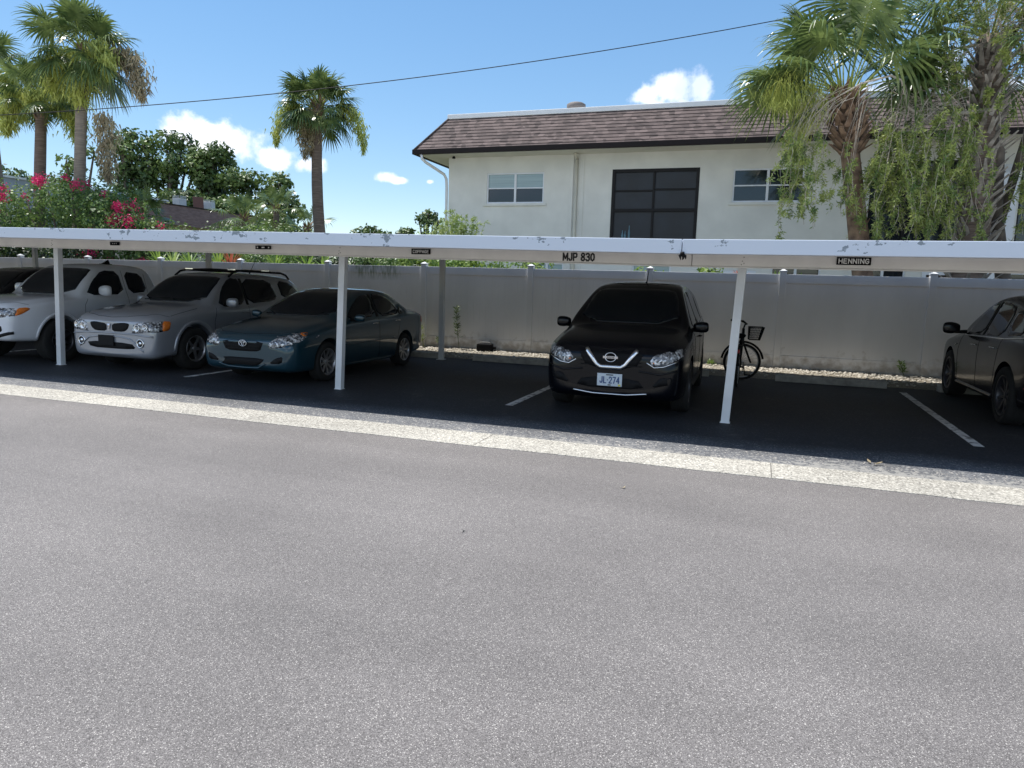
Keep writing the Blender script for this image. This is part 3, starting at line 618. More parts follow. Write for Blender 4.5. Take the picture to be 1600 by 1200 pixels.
def car_body(keys, wheels, wr, tumble, bodymat, bed=None, crown=.06):
    """keys rows: y, half width, underside z, shoulder z, top z. Returns evaluated body mesh with wheel wells cut"""
    Lc = keys[-1][0]; ys = [k[0] for k in keys]
    st = sorted(set([round(y, 3) for y in ys] + [round((ys[i]+ys[i+1])/2, 3) for i in range(len(ys)-1) if ys[i+1]-ys[i] > .25]))
    vs, fs = [], []; ring = 0
    for y in st:
        w, zb, zs, zt = interp(keys, y)
        d = zt-zs
        g = max(0., min(1., (d-.10)/.12)); g = g*g*(3-2*g)
        zr = (zs+.70*d)*(1-g) + (zt-crown)*g
        wr_ = (w*.80)*(1-g) + (w*.965-tumble*(zr-zs))*g
        half = [(0, zb), (w*.70, zb), (w*.93, zb+.01), (w*.975, zb+.09), (w*.992, zb+.40*(zs-zb)), (w, zb+.72*(zs-zb)), (w*.985, zs-.03), (w*.955, zs+.01),
                (w*.945*(1-.5)+wr_*.5, zs+(zr-zs)*.5), (wr_+.012, zr-.015*g), (wr_*.90, zr+(zt-zr)*.55), (wr_*.5, zt-.08*(zt-zr)), (0, zt)]
        pts = half + [(-a, b) for a, b in half[-2:0:-1]]
        ring = len(pts); vs += [(a, y, b) for a, b in pts]
    for i in range(len(st)-1):
        for k in range(ring):
            k2 = (k+1) % ring; fs.append((i*ring+k, i*ring+k2, (i+1)*ring+k2, (i+1)*ring+k))
    # end caps as quad strips across so that subdivision keeps them flat
    hn = len(half)
    for base, flip in ((0, False), ((len(st)-1)*ring, True)):
        for k in range(hn-1):
            a, b = base+k, base+k+1; c = base+(ring-k-1) % ring; d = base+(ring-k) % ring
            q = [a, b, c, d] if k else [a, b, c]
            if k == hn-2: q = [a, b, d]
            fs.append(tuple(q if flip else q[::-1]))
    me = bpy.data.meshes.new('body'); me.from_pydata(vs, [], fs)
    bm = bmesh.new(); bm.from_mesh(me); bmesh.ops.recalc_face_normals(bm, faces=bm.faces); bm.to_mesh(me); bm.free()
    me.materials.append(bodymat); me.materials.append(m_well)
    for p in me.polygons: p.use_smooth = True
    o = bpy.data.objects.new('tmpbody', me); COL.objects.link(o)
    sb = o.modifiers.new('s', 'SUBSURF'); sb.levels = 2; sb.render_levels = 2
    cuts = []
    for y in wheels:
        for s in (-1, 1):
            w = interp(keys, y)[0]
            c = MB(); c.lathe([(0, 0), (wr+.055, 0), (wr+.055, .62), (0, .62)], 40, M=Matrix.Translation((s*(w-.30), y, wr+.01)) @ Matrix.Rotation(R(90*s), 4, 'Y'), smooth=False)
            co = c.build('cut', [m_well]); cuts.append(co)
    if bed:
        c = MB(); c.box(*bed); cuts.append(c.build('cut', [m_well]))
    for co in cuts:
        bmn = bmesh.new(); bmn.from_mesh(co.data); bmesh.ops.remove_doubles(bmn, verts=bmn.verts, dist=1e-4); bmesh.ops.recalc_face_normals(bmn, faces=bmn.faces); bmn.to_mesh(co.data); bmn.free()
        md = o.modifiers.new('b', 'BOOLEAN'); md.object = co; md.operation = 'DIFFERENCE'; md.solver = 'EXACT'
        try: md.material_mode = 'TRANSFER'
        except Exception: pass
    dg = bpy.context.evaluated_depsgraph_get()
    res = bpy.data.meshes.new_from_object(o.evaluated_get(dg))
    for co in cuts: bpy.data.objects.remove(co)
    bpy.data.objects.remove(o)
    names = [m.name if m else '' for m in res.materials]
    for p in res.polygons:
        nm = names[p.material_index]
        p.material_index = 1 if nm.startswith('wheel well') else 0
        p.use_smooth = p.material_index == 0
    res.materials.clear(); res.materials.append(bodymat); res.materials.append(m_well)
    res.set_sharp_from_angle(angle=R(38)) if hasattr(res, 'set_sharp_from_angle') else None
    res.name = 'body'
    return res

def chaikin(p, n=1, closed=True):
    for _ in range(n):
        q = []
        m = len(p)
        for i in range(m if closed else m-1):
            a, b = p[i], p[(i+1) % m]
            q += [(a[0]*.8+b[0]*.2, a[1]*.8+b[1]*.2), (a[0]*.2+b[0]*.8, a[1]*.2+b[1]*.8)]
        if not closed: q = [p[0]] + q + [p[-1]]
        p = q
    return p

class Skin:
    """projects outlines on to a car body along the car's own axes"""
    def __init__(s, me, length):
        s.b = BVHTree.FromPolygons([v.co.copy() for v in me.vertices], [tuple(p.vertices) for p in me.polygons]); s.L = length
    def hit(s, view, a, b):
        if view == 'front': o, d = Vector((a, -2, b)), Vector((0, 1, 0))
        elif view == 'rear': o, d = Vector((a, s.L+2, b)), Vector((0, -1, 0))
        elif view == 'right': o, d = Vector((3, a, b)), Vector((-1, 0, 0))
        elif view == 'left': o, d = Vector((-3, a, b)), Vector((1, 0, 0))
        else: o, d = Vector((a, b, 4)), Vector((0, 0, -1))
        h = s.b.ray_cast(o, d)
        return (h[0], h[1]) if h[0] is not None else (None, None)
    def patch(s, name, pts, view, m, parent, off=.006, rnd=1, step=.045, label=None, dome=0., maxd=None):
        poly = chaikin(pts, rnd) if rnd else pts
        ring = []
        for i in range(len(poly)):
            a, b = poly[i], poly[(i+1) % len(poly)]; n = max(1, int(math.dist(a, b)/step))
            for k in range(n): ring.append((a[0]+(b[0]-a[0])*k/n, a[1]+(b[1]-a[1])*k/n))
        x0, x1 = min(p[0] for p in ring), max(p[0] for p in ring); z0, z1 = min(p[1] for p in ring), max(p[1] for p in ring)
        pts2 = [Vector(p) for p in ring]; nb = len(pts2)
        def inside(q):
            c = False
            for i in range(nb):
                a, b = ring[i], ring[i-1]
                if (a[1] > q[1]) != (b[1] > q[1]) and q[0] < (b[0]-a[0])*(q[1]-a[1])/(b[1]-a[1])+a[0]: c = not c
            return c
        x = x0+step/2
        while x < x1:
            z = z0+step/2
            while z < z1:
                if inside((x, z)) and min(math.dist((x, z), r) for r in ring) > step*.45: pts2.append(Vector((x, z)))
                z += step
            x += step
        v2, e2, f2, *_ = delaunay_2d_cdt(pts2, [(i, (i+1) % nb) for i in range(nb)], [list(range(nb))], 1, 1e-6)
        vs, ok = [], []
        for i, p in enumerate(v2):
            h, nn = s.hit(view, p[0], p[1])
            if h is None: vs.append((0, 0, 0)); ok.append(False); continue
            edge = min(math.dist(p, r) for r in ring) < .004
            vs.append(tuple(h + nn*(.0012 if edge else off))); ok.append(True)
        fs = [f for f in f2 if all(ok[i] for i in f) and max((Vector(vs[f[i]])-Vector(vs[f[i-1]])).length for i in range(len(f))) < .45]
        if not fs: return None
        me = bpy.data.meshes.new(name); me.from_pydata(vs, [], fs)
        bm = bmesh.new(); bm.from_mesh(me); bmesh.ops.delete(bm, geom=[v for v in bm.verts if not v.link_faces], context='VERTS')
        # rim that dives under the skin, so the piece has thickness
        be = [e for e in bm.edges if len(e.link_faces) == 1]
        r = bmesh.ops.extrude_edge_only(bm, edges=be)
        ax = {'front': Vector((0, .02, 0)), 'rear': Vector((0, -.02, 0)), 'right': Vector((-.02, 0, 0)), 'left': Vector((.02, 0, 0)), 'top': Vector((0, 0, -.02))}[view]
        bmesh.ops.translate(bm, vec=ax, verts=[g for g in r['geom'] if isinstance(g, bmesh.types.BMVert)])
        bmesh.ops.recalc_face_normals(bm, faces=bm.faces)
        want = -ax
        tot = sum((f.normal.dot(want) for f in bm.faces if f.calc_area() > 1e-6))
        if tot < 0: bmesh.ops.reverse_faces(bm, faces=bm.faces)
        for f in bm.faces: f.smooth = True
        bm.to_mesh(me); bm.free()
        o = link(name, me, m, parent)
        if label: o['label'] = label
        return o
    def line(s, mb, pts, view, rad=.004, off=0., step=.04, n=6):
        out = []
        for i in range(len(pts)-1):
            a, b = pts[i], pts[i+1]; k = max(1, int(math.dist(a, b)/step))
            for j in range(k + (i == len(pts)-2)):
                q = (a[0]+(b[0]-a[0])*j/k, a[1]+(b[1]-a[1])*j/k); h, nn = s.hit(view, *q)
                if h is not None: out.append(h+nn*off)
        if len(out) > 1: mb.tube(out, rad, n)
    def trim(s, name, pts, view, m, parent, rad, off=0., rnd=0):
        mb = MB(); s.line(mb, chaikin(pts, rnd, False) if rnd else pts, view, rad, off); return mb.build(name, m, parent) if mb.v else None

def wheel(parent, x, y, r, w, side, spokes, m_rim, kind='spoke', rimr=None):
    """side +1: outer face towards +X"""
    rimr = rimr or r*.66
    T = Matrix.Translation((x, y, r)) @ Matrix.Rotation(R(90*side), 4, 'Y')      # local +Z points outwards
    mb = MB(); h = w/2
    prof = [(rimr*.97, -h*.85), (r*.93, -h), (r*.985, -h*.86), (r, -h*.6), (r, h*.6), (r*.985, h*.86), (r*.93, h), (rimr*1.08, h*.98), (rimr*.98, h*.86)]
    mb.lathe(prof, 40, M=T, close=True)
    for k in range(3): mb.lathe([(r+.001, -h*.35+k*h*.35), (r+.004, -h*.3+k*h*.35), (r+.001, -h*.25+k*h*.35)], 40, M=T)
    ty = mb.build('wheel', m_tyre, parent)
    mb = MB()
    mb.lathe([(rimr*.985, h*.88), (rimr*1.0, h*.92), (rimr*.94, h*.9), (rimr*.9, h*.6), (rimr*.88, -h*.3)], 40, M=T)
    mb.lathe([(0, h*.62), (rimr*.16, h*.62), (rimr*.2, h*.5), (rimr*.26, h*.2)], 20, M=T)
    rr = rimr*.93
    for k in range(spokes):
        a = 2*math.pi*(k+.13)/spokes; S = T @ Matrix.Rotation(a, 4, 'Z')
        w0, w1 = (rimr*.13, rimr*.10) if spokes <= 6 else (rimr*.07, rimr*.085)
        vs = []
        for (q, ww, z) in ((rimr*.12, w0, h*.55), (rimr*.55, (w0+w1)*.42, h*.62), (rr, w1, h*.72)):
            for dz in (0, -.02): vs += [(q, -ww, z+dz), (q, ww, z+dz)]
        vs = [S @ Vector(v) for v in vs]; fs = []
        for j in (0, 4): fs += [(j, j+1, j+5, j+4), (j+2, j+6, j+7, j+3), (j, j+4, j+6, j+2), (j+1, j+3, j+7, j+5)]
        mb.add(vs, fs, 0)
    mb.build('rim', m_rim, ty)
    mb = MB(); mb.lathe([(0, -h*.1), (rimr*.9, -h*.1)], 30, M=T); mb.lathe([(rimr*.1, h*.1), (rimr*.55, h*.1)], 30, M=T); mb.build('brake_disc', m_well, ty)
    return ty

def mirror(parent, x, y, z, side, m, w=.2, h=.14, d=.10, stalk=.09):
    bm = bmesh.new(); bmesh.ops.create_uvsphere(bm, u_segments=20, v_segments=12, radius=1)
    for v in bm.verts:
        c = v.co
        px = math.copysign(abs(c.x)**.55, c.x); pz = math.copysign(abs(c.z)**.6, c.z); py = math.copysign(abs(c.y)**.8, c.y)
        tp = 1-.22*(px*side < 0)*abs(px)
        v.co = Vector((px*w/2, py*d/2*(1.0 if c.y < 0 else .5), pz*h/2*tp))
    me = bpy.data.meshes.new('mirror'); bm.to_mesh(me); bm.free()
    for p in me.polygons: p.use_smooth = True
    o = link('mirror', me, m, parent, (x+side*(stalk+w/2-.02), y, z))
    mb = MB(); mb.tube([(-side*(w/2+stalk), .03, -h*.28), (-side*w*.2, .01, -h*.34)], [.03, .022], 8); mb.build('mirror_stalk', m_trim, o)
    return o

def handles(sk, parent, items, m, sides=('right', 'left')):
    for sd_ in sides:
        for (y, z) in items:
            h, nn = sk.hit(sd_, y, z)
            if h is None: continue
            mb = MB(); s = 1 if sd_ == 'right' else -1
            pts = [(h.x-s*.005, y-.09, z), (h.x+s*.028, y-.07, z+.004), (h.x+s*.032, y, z+.006), (h.x+s*.028, y+.07, z+.004), (h.x-s*.005, y+.09, z)]
            mb.tube(pts, [.012, .014, .015, .014, .012], 8, flat=.7); mb.build('door_handle', m, parent)

def seams(sk, parent, segs):
    for view, pts in segs:
        mb = MB(); sk.line(mb, pts, view, .0045, -.0012)
        if mb.v: mb.build('panel_gap', m_gap, parent)

def mirrored(f):
    for s in (1, -1): f(s)
def mx2(pts, s): return [(a*s, b) for a, b in pts] if s > 0 else [(-a, b) for a, b in pts][::-1]

def squash(root, y0, k):
    """shortens a body behind y0 by k; wheels and mirrors slide instead"""
    f = lambda y: y if y < y0 else y0+(y-y0)*k
    def fix(o):
        if o.name.startswith('wheel'):
            cy = sum(v.co.y for v in o.data.vertices)/len(o.data.vertices); dy = f(cy)-cy
            for q in [o]+list(o.children):
                for v in q.data.vertices: v.co.y += dy
            return
        if o.location.length > .01: o.location.y = f(o.location.y); return
        for v in o.data.vertices: v.co.y = f(v.co.y)
        for c in o.children: fix(c)
    for c in list(root.children): fix(c)
# ---------------------------------------------------------------- black SUV
def black_suv(loc, rz):
    e = empty('parked_suv', loc, rz, 'black SUV with chrome V grille and pale licence plate JL 274', 'suv')
    pm = paint('black paint', (.0018, .0022, .0045), .22, coat=.2)
    K = [[0, .60, .32, .60, .76], [.05, .74, .25, .68, .86], [.16, .84, .22, .76, .93], [.42, .895, .2, .86, 1.0], [.85, .92, .2, .93, 1.07], [1.18, .925, .2, .98, 1.12], [1.55, .925, .2, 1.0, 1.36],
         [1.95, .925, .2, 1.02, 1.585], [2.3, .925, .2, 1.03, 1.68], [2.9, .925, .2, 1.05, 1.715], [3.6, .92, .2, 1.08, 1.67], [4.1, .90, .22, 1.1, 1.57], [4.4, .87, .25, 1.08, 1.22], [4.56, .80, .3, 1.0, 1.08], [4.63, .7, .35, .85, .92]]
    me = car_body(K, (.94, 3.65), .345, .42, pm); b = link('body', me, [], e); sk = Skin(me, 4.63)
    sk.patch('windshield', [(-.70, 1.13), (.70, 1.13), (.60, 1.56), (.40, 1.605), (-.40, 1.605), (-.60, 1.56)], 'front', m_glass, e)
    sk.patch('roof_glass', [(-.42, 2.25), (.42, 2.25), (.45, 3.2), (-.45, 3.2)], 'top', m_glass, e, off=.003)
    sk.patch('rear_window', [(-.6, 1.15), (.6, 1.15), (.55, 1.5), (-.55, 1.5)], 'rear', m_glass, e)
    for v in ('right', 'left'):
        sk.patch('side_window', [(1.62, 1.06), (2.42, 1.09), (2.42, 1.56), (2.15, 1.56), (1.80, 1.35)], v, m_glass, e)
        sk.patch('pillar_trim', [(2.41, 1.085), (2.51, 1.085), (2.51, 1.575), (2.41, 1.575)], v, m_black, e, off=.004, rnd=0)
        sk.patch('side_window', [(2.50, 1.09), (3.32, 1.12), (3.28, 1.53), (2.9, 1.575), (2.50, 1.575)], v, m_glass, e)
        sk.patch('side_window', [(3.40, 1.13), (4.02, 1.20), (3.75, 1.46), (3.36, 1.52)], v, m_glass, e)
        sk.trim('window_trim', [(1.58, 1.035), (2.5, 1.065), (4.05, 1.16)], v, m_chrome, e, .008, .002)
        sk.trim('sill_cladding', [(1.38, .28), (3.2, .28)], v, m_trim, e, .05, -.015)
    def lamp(s):
        h = sk.patch('headlight', mx2([(.47, .715), (.53, .665), (.62, .675), (.78, .735), (.868, .80), (.872, .865), (.80, .875), (.66, .845), (.52, .80)], s), 'front', m_lamp, e, off=.010)
        sk.patch('turn_signal', mx2([(.49, .715), (.54, .685), (.60, .70), (.55, .735)], s), 'front', m_amber, h, off=.016)
        sk.trim('lamp_edge', mx2([(.44, .71), (.53, .652), (.64, .665), (.80, .73)], s), 'front', m_chrome, h, .010, .004)
        sk.patch('fog_recess', mx2([(.50, .40), (.74, .45), (.76, .54), (.62, .54)], s), 'front', m_trim, e, off=.004)
        sk.trim('bumper_crease', mx2([(.35, .60), (.60, .57), (.80, .62)], s), 'front', pm, e, .012, .0)
    mirrored(lamp)
    sk.patch('grille', [(-.42, .83), (.42, .83), (.30, .62), (-.30, .62)], 'front', m_black, e, off=.004)
    mb = MB()
    for k in range(4):
        z = .655+.045*k; sk.line(mb, [(-.38, z), (.38, z)], 'front', .006, .006)
    mb.build('grille_bars', m_trim, e)
    g = MB(); sk.line(g, [(-.315, .845), (-.18, .665), (-.13, .632), (.13, .632), (.18, .665), (.315, .845)], 'front', .034, -.002, .03, 8); g.build('chrome_v', m_chrome, e)
    h, nn = sk.hit('front', 0, .755)
    mb = MB(); Tm = Matrix.Translation((0, h.y-.020, .755)) @ Matrix.Rotation(R(90), 4, 'X') @ Matrix.Diagonal((1, .82, 1, 1))
    mb.lathe([(.062, -.006), (.074, -.006), (.074, .008), (.062, .008)], 32, M=Tm, close=True); mb.box(-.092, .092, h.y-.036, h.y-.026, .741, .769)
    em = mb.build('emblem', m_chrome, e); letters('NISSAN', .016, 0, h.y-.038, .755, m_letterb, em, 'lettering', bold=.05, spacing=1.3)
    sk.patch('lower_grille', [(-.44, .37), (.44, .37), (.34, .50), (-.34, .50)], 'front', m_black, e, off=.003)
    g = MB(); sk.line(g, [(-.46, .325), (-.2, .30), (.2, .30), (.46, .325)], 'front', .012, .010, .04, 8); g.build('bumper_strip', m_chrome, e)
    h, nn = sk.hit('front', 0, .475)
    pl_ = empty('licence_plate', (0, h.y-.022, .475)); pl_.parent = e
    mb = MB(); mb.box(-.155, .155, -.006, .006, -.078, .078); pl_2 = mb.build('licence_plate', M('pale blue plate', (.55, .62, .68), .5, var=.1, scale=20), e, bevel=.003); pl_2.location = pl_.location
    bpy.data.objects.remove(pl_)
    letters('JL.274', .074, 0, -.0085, -.002, M('navy plate print', (.03, .07, .20), .5, var=0), pl_2, bold=.03, spacing=.78)
    mb = MB(); mb.box(-.045, .045, -.0085, -.006, .055, .068); mb.box(-.02, .02, -.0085, -.006, -.07, -.058); mb.build('printing', m_letterb, pl_2)
    mb = MB(); mb.box(.11, .14, -.0085, -.006, -.072, -.052); mb.build('sticker', M('yellow sticker', (.7, .6, .05), .5, var=0), pl_2)
    for s in (1, -1): mirror(e, s*.86, 1.50, 1.10, s, pm, .21, .15, .13, .03)
    for y in (.94, 3.65):
        for s in (1, -1): wheel(e, s*.80, y, .345, .225, s, 5, m_alloyd)
    handles(sk, e, [(2.3, .93), (3.2, .97)], pm)
    seams(sk, e, [('top', [(-.80, .30), (-.5, .1), (0, .05), (.5, .1), (.80, .30)]), ('right', [(1.45, .35), (1.42, .8), (1.5, 1.02)]), ('right', [(2.46, .3), (2.46, 1.07)]), ('right', [(3.3, .5), (3.4, 1.1)]), ('left', [(2.46, .3), (2.46, 1.07)])])
    h, nn = sk.hit('top', .0, 3.9); mb = MB(); mb.tube([(.06, 2.5, 1.70), (.06, 2.56, 1.72), (.06, 2.75, 1.93)], [.014, .008, .004], 6); mb.build('antenna', m_black, e)
    mb = MB(); mb.tube([(-.55, 1.28, 1.17), (0, 1.30, 1.185), (.02, 1.30, 1.185)], .008, 6); mb.tube([(.1, 1.28, 1.17), (.62, 1.36, 1.18)], .008, 6); mb.build('wiper', m_black, e)
    # cabin glimpsed through the glass: rear view mirror
    mb = MB(); mb.box(-.1, .1, 1.80, 1.805, 1.50, 1.54); 
    for s in (1, -1): sk.patch('tail_light', mx2([(.55, .98), (.85, .98), (.82, 1.12), (.6, 1.08)], s), 'rear', m_red, e)
    return e
# ---------------------------------------------------------------- blue sedan
def blue_sedan(loc, rz):
    e = empty('parked_sedan', loc, rz, 'blue green sedan with oval ring badge and silver wheel covers', 'sedan')
    pm = paint('blue green metallic paint', (.013, .048, .070), .28, .3)
    K = [[0, .64, .30, .53, .65], [.05, .77, .22, .59, .73], [.17, .835, .19, .67, .80], [.45, .86, .18, .77, .87], [.9, .88, .18, .84, .94], [1.22, .885, .18, .88, .98], [1.6, .885, .18, .90, 1.18],
         [2.05, .885, .18, .92, 1.385], [2.4, .885, .18, .93, 1.455], [2.9, .885, .18, .94, 1.465], [3.3, .88, .18, .95, 1.41], [3.7, .87, .19, .97, 1.19], [3.98, .86, .2, .985, 1.085], [4.3, .83, .22, .97, 1.065], [4.46, .78, .26, .93, 1.03], [4.54, .66, .32, .8, .88]]
    me = car_body(K, (.94, 3.54), .312, .52, pm); b = link('body', me, [], e); sk = Skin(me, 4.54)
    sk.patch('windshield', [(-.68, 1.00), (.68, 1.00), (.54, 1.36), (.38, 1.395), (-.38, 1.395), (-.54, 1.36)], 'front', m_glass, e)
    sk.patch('rear_window', [(-.6, 1.10), (.6, 1.10), (.5, 1.38), (-.5, 1.38)], 'rear', m_glass, e)
    for v in ('right', 'left'):
        sk.patch('side_window', [(1.52, .955), (2.50, .975), (2.52, 1.36), (2.20, 1.33), (1.80, 1.15)], v, m_glass, e)
        sk.patch('pillar_trim', [(2.49, .972), (2.59, .972), (2.60, 1.365), (2.50, 1.362)], v, m_black, e, off=.004, rnd=0)
        sk.patch('side_window', [(2.58, .975), (3.28, .99), (3.40, 1.08), (3.20, 1.29), (2.9, 1.365), (2.60, 1.37)], v, m_glass, e)
        sk.patch('side_window', [(3.34, .99), (3.62, 1.01), (3.46, 1.13), (3.40, 1.09)], v, m_glass, e)
        sk.trim('side_moulding', [(1.40, .555), (2.4, .565), (3.1, .575)], v, pm, e, .014, .001)
        sk.trim('sill', [(1.35, .21), (3.1, .21)], v, pm, e, .035, -.012)
    def lamp(s):
        h = sk.patch('headlight', mx2([(.42, .60), (.50, .562), (.66, .585), (.80, .635), (.875, .735), (.80, .785), (.64, .765), (.50, .70)], s), 'front', m_lamp, e, off=.010)
        sk.patch('headlight_side', [(.04, .61), (.24, .66), (.42, .76), (.40, .785), (.22, .79), (.04, .75)], 'right' if s > 0 else 'left', m_lamp, h, off=.008)
        sk.patch('turn_signal', [(.34, .72), (.44, .765), (.50, .80), (.36, .79)], 'right' if s > 0 else 'left', m_amber, h, off=.010)
        sk.patch('bumper_intake', mx2([(.44, .335), (.66, .345), (.68, .455), (.56, .425)], s), 'front', m_trim, e, off=.004)
    mirrored(lamp)
    sk.patch('grille', [(-.40, .665), (.36, .665), (.30, .53), (.22, .505), (-.24, .505), (-.33, .53)], 'front', m_black, e, off=.004)
    mb = MB()
    for k in range(3): sk.line(mb, [(-.33, .54+.038*k), (.31, .54+.038*k)], 'front', .006, .006)
    mb.build('grille_bars', m_trim, e)
    h, nn = sk.hit('front', 0, .625); mb = MB()
    def oval(cx, cz, a, b, t):
        Tm = Matrix.Translation((cx, h.y-.016, cz)) @ Matrix.Rotation(R(90), 4, 'X') @ Matrix.Diagonal((a, b, 1, 1)); mb.lathe([(1-t, -.004), (1, -.004), (1, .005), (1-t, .005)], 28, M=Tm, close=True)
    oval(0, .625, .072, .050, .14); oval(0, .625, .022, .044, .30); oval(0, .642, .050, .020, .30)
    mb.build('emblem', m_chrome, e)
    sk.patch('lower_grille', [(-.42, .30), (-.34, .36), (-.39, .41), (.37, .41), (.33, .35), (.22, .285), (-.28, .285)], 'front', m_black, e, off=.004)
    sk.trim('bumper_lip', [(-.46, .31), (-.3, .262), (0, .255), (.25, .262), (.38, .33)], 'front', pm, e, .014, .003)
    for s in (1, -1): mirror(e, s*.86, 1.62, .985, s, pm, .19, .12, .11)
    for y in (.94, 3.54):
        for s in (1, -1): wheel(e, s*.765, y, .312, .20, s, 9, m_alloy, rimr=.215)
    handles(sk, e, [(2.38, .86), (3.22, .88)], m_chrome)
    seams(sk, e, [('top', [(-.74, .36), (-.5, .16), (0, .10), (.5, .16), (.74, .36)]), ('right', [(1.32, .35), (1.36, .75), (1.45, .93)]), ('right', [(2.54, .25), (2.54, .95)]), ('right', [(3.22, .55), (3.36, .96)]), ('left', [(2.54, .25), (2.54, .95)])])
    for s in (1, -1):
        sk.patch('tail_light', mx2([(.48, .84), (.80, .84), (.80, 1.0), (.55, .98)], s), 'rear', m_red, e)
        sk.patch('tail_light', [(4.30, .80), (4.50, .80), (4.48, .96), (4.36, .97)], 'right' if s > 0 else 'left', m_red, e)
    mb = MB(); mb.tube([(-.6, 1.33, 1.02), (-.05, 1.36, 1.04)], .008, 6); mb.tube([(.0, 1.33, 1.035), (.6, 1.36, 1.03)], .008, 6); mb.build('wiper', m_black, e)
    return e
# ---------------------------------------------------------------- silver SUV
def silver_suv(loc, rz):
    e = empty('parked_suv', loc, rz, 'silver SUV with split black grille, flared arches and roof rails', 'suv')
    pm = paint('silver paint', (.34, .36, .40), .30, .4)
    K = [[0, .74, .30, .68, .82], [.05, .84, .24, .75, .89], [.13, .885, .22, .81, .95], [.42, .905, .25, .90, 1.02], [.9, .905, .25, .96, 1.085], [1.25, .905, .25, 1.0, 1.12], [1.6, .905, .25, 1.02, 1.36],
         [1.95, .905, .25, 1.03, 1.58], [2.25, .905, .25, 1.04, 1.66], [2.9, .905, .25, 1.06, 1.685], [3.9, .90, .25, 1.08, 1.655], [4.3, .89, .26, 1.09, 1.58], [4.55, .87, .28, 1.08, 1.30], [4.70, .84, .3, 1.0, 1.10], [4.79, .76, .35, .85, .92]]
    me = car_body(K, (.93, 3.79), .36, .40, pm); b = link('body', me, [], e); sk = Skin(me, 4.79)
    sk.patch('windshield', [(-.70, 1.135), (.70, 1.135), (.62, 1.55), (.42, 1.60), (-.42, 1.60), (-.62, 1.55)], 'front', m_glass, e)
    sk.patch('rear_window', [(-.6, 1.2), (.6, 1.2), (.55, 1.5), (-.55, 1.5)], 'rear', m_glass, e)
    for v in ('right', 'left'):
        sk.patch('side_window', [(1.56, 1.06), (2.42, 1.10), (2.42, 1.57), (2.12, 1.57), (1.80, 1.38)], v, m_glass, e)
        sk.patch('pillar_trim', [(2.40, 1.085), (2.48, 1.085), (2.48, 1.57), (2.40, 1.57)], v, m_black, e, off=.004, rnd=0)
        sk.patch('side_window', [(2.46, 1.10), (3.36, 1.15), (3.50, 1.25), (3.38, 1.55), (2.46, 1.57)], v, m_glass, e)
        sk.patch('side_window', [(3.66, 1.18), (4.40, 1.24), (4.14, 1.50), (3.64, 1.55)], v, m_glass, e)
        s = 1 if v == 'right' else -1
        for yc in (.93, 3.79):
            fl_ = [(yc+math.cos(a)*.46, .37+math.sin(a)*.45) for a in [R(q) for q in range(-8, 190, 8)]]
            sk.trim('arch_flare', fl_, v, pm, e, .034, -.010)
        sk.trim('sill_cladding', [(1.42, .33), (3.3, .33)], v, m_trim, e, .045, -.012)
        mb = MB(); mb.tube([(s*.62, 2.18, 1.60), (s*.62, 2.32, 1.685), (s*.62, 2.5, 1.715), (s*.62, 3.9, 1.70), (s*.61, 4.1, 1.66), (s*.60, 4.22, 1.58)], .021, 8); mb.build('roof_rail', m_trim, e)
    for y in (2.45, 3.55):
        mb = MB(); mb.tube([(-.61, y, 1.715), (0, y, 1.735), (.61, y, 1.715)], .016, 8); mb.build('crossbar', m_trim, e)
        for s in (-1, 1):
            mb = MB(); mb.box(s*.5-.09, s*.5+.09, y-.02, y+.02, 1.725, 1.742); mb.build('crossbar_cap', m_chrome, e)
    def lamp(s):
        h = sk.patch('headlight', mx2([(.455, .655), (.47, .645), (.80, .67), (.875, .69), (.895, .835), (.86, .85), (.50, .815)], s), 'front', m_lamp, e, off=.010, rnd=1)
        sk.patch('headlight_side', [(.03, .665), (.22, .685), (.25, .85), (.03, .84)], 'right' if s > 0 else 'left', m_lamp, h, off=.008, rnd=0)
        sk.patch('turn_signal', [(.20, .685), (.35, .70), (.40, .845), (.24, .855)], 'right' if s > 0 else 'left', m_amber, h, off=.010)
        for (cx, cz, r_) in ((.57, .735, .058), (.72, .75, .055)):
            hh, nn = sk.hit('front', cx*s, cz)
            mb = MB(); Tm = Matrix.Translation((cx*s, hh.y-.012, cz)) @ Matrix.Rotation(R(90), 4, 'X'); mb.lathe([(r_, -.02), (r_, .004), (r_*.9, .008), (r_*.75, .002), (r_*.4, -.004), (0, -.006)], 24, M=Tm); mb.build('lamp_bowl', m_chrome, h)
        fg = sk.hit('front', .62*s, .49)[0]
        if fg is not None:
            mb = MB(); Tm = Matrix.Translation((.62*s, fg.y-.006, .49)) @ Matrix.Rotation(R(90), 4, 'X'); mb.lathe([(.075, -.03), (.075, .006), (.058, .008), (.052, -.004)], 28, M=Tm); f_ = mb.build('fog_light', m_chrome, e)
            mb = MB(); mb.lathe([(.052, -.004), (.040, .0), (.036, -.002), (0, -.004)], 24, M=Tm); mb.build('fog_rim', m_black, f_)
            mb = MB(); mb.lathe([(.030, .0), (.018, .008), (0, .010)], 20, M=Tm); mb.build('lens', m_chrome, f_)
        gp = sk.patch('grille', mx2([(.055, .665), (.30, .665), (.385, .715), (.42, .80), (.30, .815), (.055, .79)], s), 'front', m_black, e, off=.005)
    mirrored(lamp)
    sk.trim('bumper_crease', [(-.84, .60), (-.5, .635), (0, .64), (.5, .635), (.84, .60)], 'front', pm, e, .016, .0)
    sk.trim('bumper_lip', [(-.66, .40), (-.45, .55), (-.2, .585), (.2, .585), (.42, .555), (.60, .42), (.68, .36)], 'front', pm, e, .014, .002)
